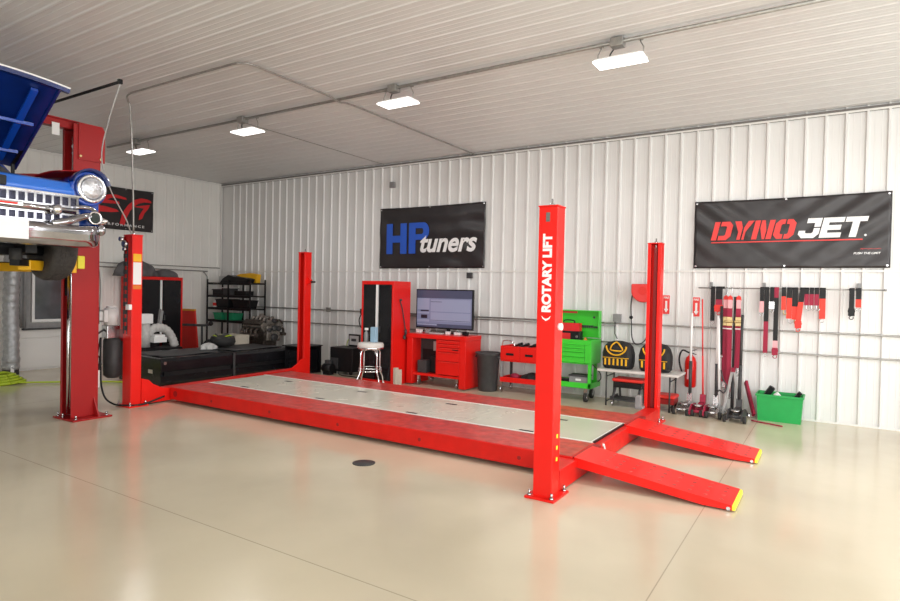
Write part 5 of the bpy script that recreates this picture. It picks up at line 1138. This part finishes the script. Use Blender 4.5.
for x, y, z, lb in ((4.5, -5.20, .38, 'left white paper tag hanging beside the lift column'), (4.46, -5.12, .27, 'lower right white tag hanging beside the lift column')):
    b = MB(); b.box(x-.04, y-.035, z, x-.03, y+.035, z+.22); tag(b.build('hanging_tag', 'white'), lb, 'tag')
b = MB(); b.tube(bez([(4.43, -5.20, .60), (4.40, -5.16, .68), (4.36, -5.05, .64), (4.40, -5.1, .45), (4.42, -5.13, .49)], 20), .012, 6); tag(b.build('tag_cord', 'black'), 'dark cord the two white tags hang from', 'cord')
# wall run behind the column
pipe('wall_cable', bez([(.03, -2.86, 2.7), (.03, -2.90, 2.3), (.035, -2.82, 1.6), (.03, -2.84, .9)], 20), .008, 'grey', 'thin grey cable running down the left end wall', 'cable')

# ------------------------------------------------------------------ foil duct, yellow hose by the left wall
t = thing('exhaust_duct', 'thick silver grey flexible duct hanging down by the left end wall', 'duct', (.40, -4.50, 0))
pts = [(.40+.02*math.sin(i*.2), -4.50, .10+.044*i) for i in range(46)]
b = MB(); b.tube(pts, .12, 20, radii=[.118+.008*math.sin(i*2.1)+(.01 if i < 6 else 0) for i in range(46)]); b.build('hose', 'foil', t)
b = MB(); b.cyl((.40, -4.50, .0), (.40, -4.50, .11), .122, n=20); b.build('end_collar', 'dgrey', t)
b = MB(); b.box(.515, -4.55, .05, .53, -4.50, .17); b.build('white_tab', 'white', t)
t = thing('curtain_strip', 'narrow dark grey hanging strip between the duct and the window', 'curtain', (.1, -4.2, 0))
b = MB(); b.grid(lambda u, v: (.10+.02*math.sin(u*12), -4.26+.12*u, .78+1.35*v), 12, 4); b.build('strip', 'grey', t, solid=.004)
b = MB(); b.box(.02, -4.28, 2.10, .14, -4.12, 2.14); b.build('hanger', 'dgrey', t)
b = MB()
for k in range(4):
    b.tube([(1.30+(.34-.05*k)*math.cos(a), -4.98+(.30-.045*k)*math.sin(a), .03+.034*k+.008*math.sin(3*a)) for a in [2*PI*i/36 for i in range(37)]], .024, 8)
b.tube(bez([(1.62, -4.90, .03), (1.80, -4.62, .022), (2.10, -4.30, .02), (2.45, -3.98, .02), (2.70, -3.82, .02)], 40), .014, 8)
tag(b.build('air_hose', 'hivis'), 'coiled yellow green air hose on the floor by the left end wall', 'hose')
# convert lift lettering to mesh
for o in list(bpy.data.objects):
    if o.type == 'FONT': fix_text(o)
# ------------------------------------------------------------------ lights and camera
def area(name, loc, rot, sx, sy, power, col=(1, 1, 1)):
    l = bpy.data.lights.new(name, 'AREA'); l.shape = 'RECTANGLE'; l.size = sx; l.size_y = sy; l.energy = power; l.color = col
    o = bpy.data.objects.new(name, l); COL.objects.link(o); o.location = loc; o.rotation_euler = rot; return o
area('daylight_door_right', (16.8, -6.0, 1.9), (PI/2, 0, PI/2), 9, 3.5, 450, (.98, .99, 1))
area('daylight_door_front', (13.0, -13.8, 1.9), (PI/2, 0, 0), 7, 3.4, 380, (.98, .99, 1))
for x in (2.47, 5.18, 7.90, 10.57, 13.3):
    area('lamp', (x, -3.44, 3.78), (0, 0, 0), .5, .24, 7 if x < 4 else 30)
wd = bpy.data.worlds.new('world'); S.world = wd; wd.use_nodes = True
wd.node_tree.nodes['Background'].inputs[0].default_value = (.9, .93, 1, 1); wd.node_tree.nodes['Background'].inputs[1].default_value = .3
cd = bpy.data.cameras.new('camera'); cam = bpy.data.objects.new('camera', cd); COL.objects.link(cam)
R = Vector((0.8430717830, 0.5374106413, 0.0204883203)); U = Vector((-0.0257790273, 0.0023299033, 0.9996649505)); F = Vector((-0.5371828463, 0.8433174813, -0.0158181985))
mt = Matrix.Identity(4)
for i in range(3): mt[i][0] = R[i]; mt[i][1] = U[i]; mt[i][2] = -F[i]
mt[0][3], mt[1][3], mt[2][3] = 12.3496, -9.1801, 1.6
cam.matrix_world = mt; cd.sensor_width = 36; cd.lens = 601.335/900*36; cd.clip_start = .05; cd.clip_end = 100
S.camera = cam
S.cycles.use_denoising = True
S.cycles.max_bounces = 8; S.cycles.diffuse_bounces = 5; S.cycles.glossy_bounces = 4; S.cycles.sample_clamp_indirect = 6
S.view_settings.view_transform = 'Standard'; S.view_settings.look = 'None'; S.view_settings.exposure = 0.0
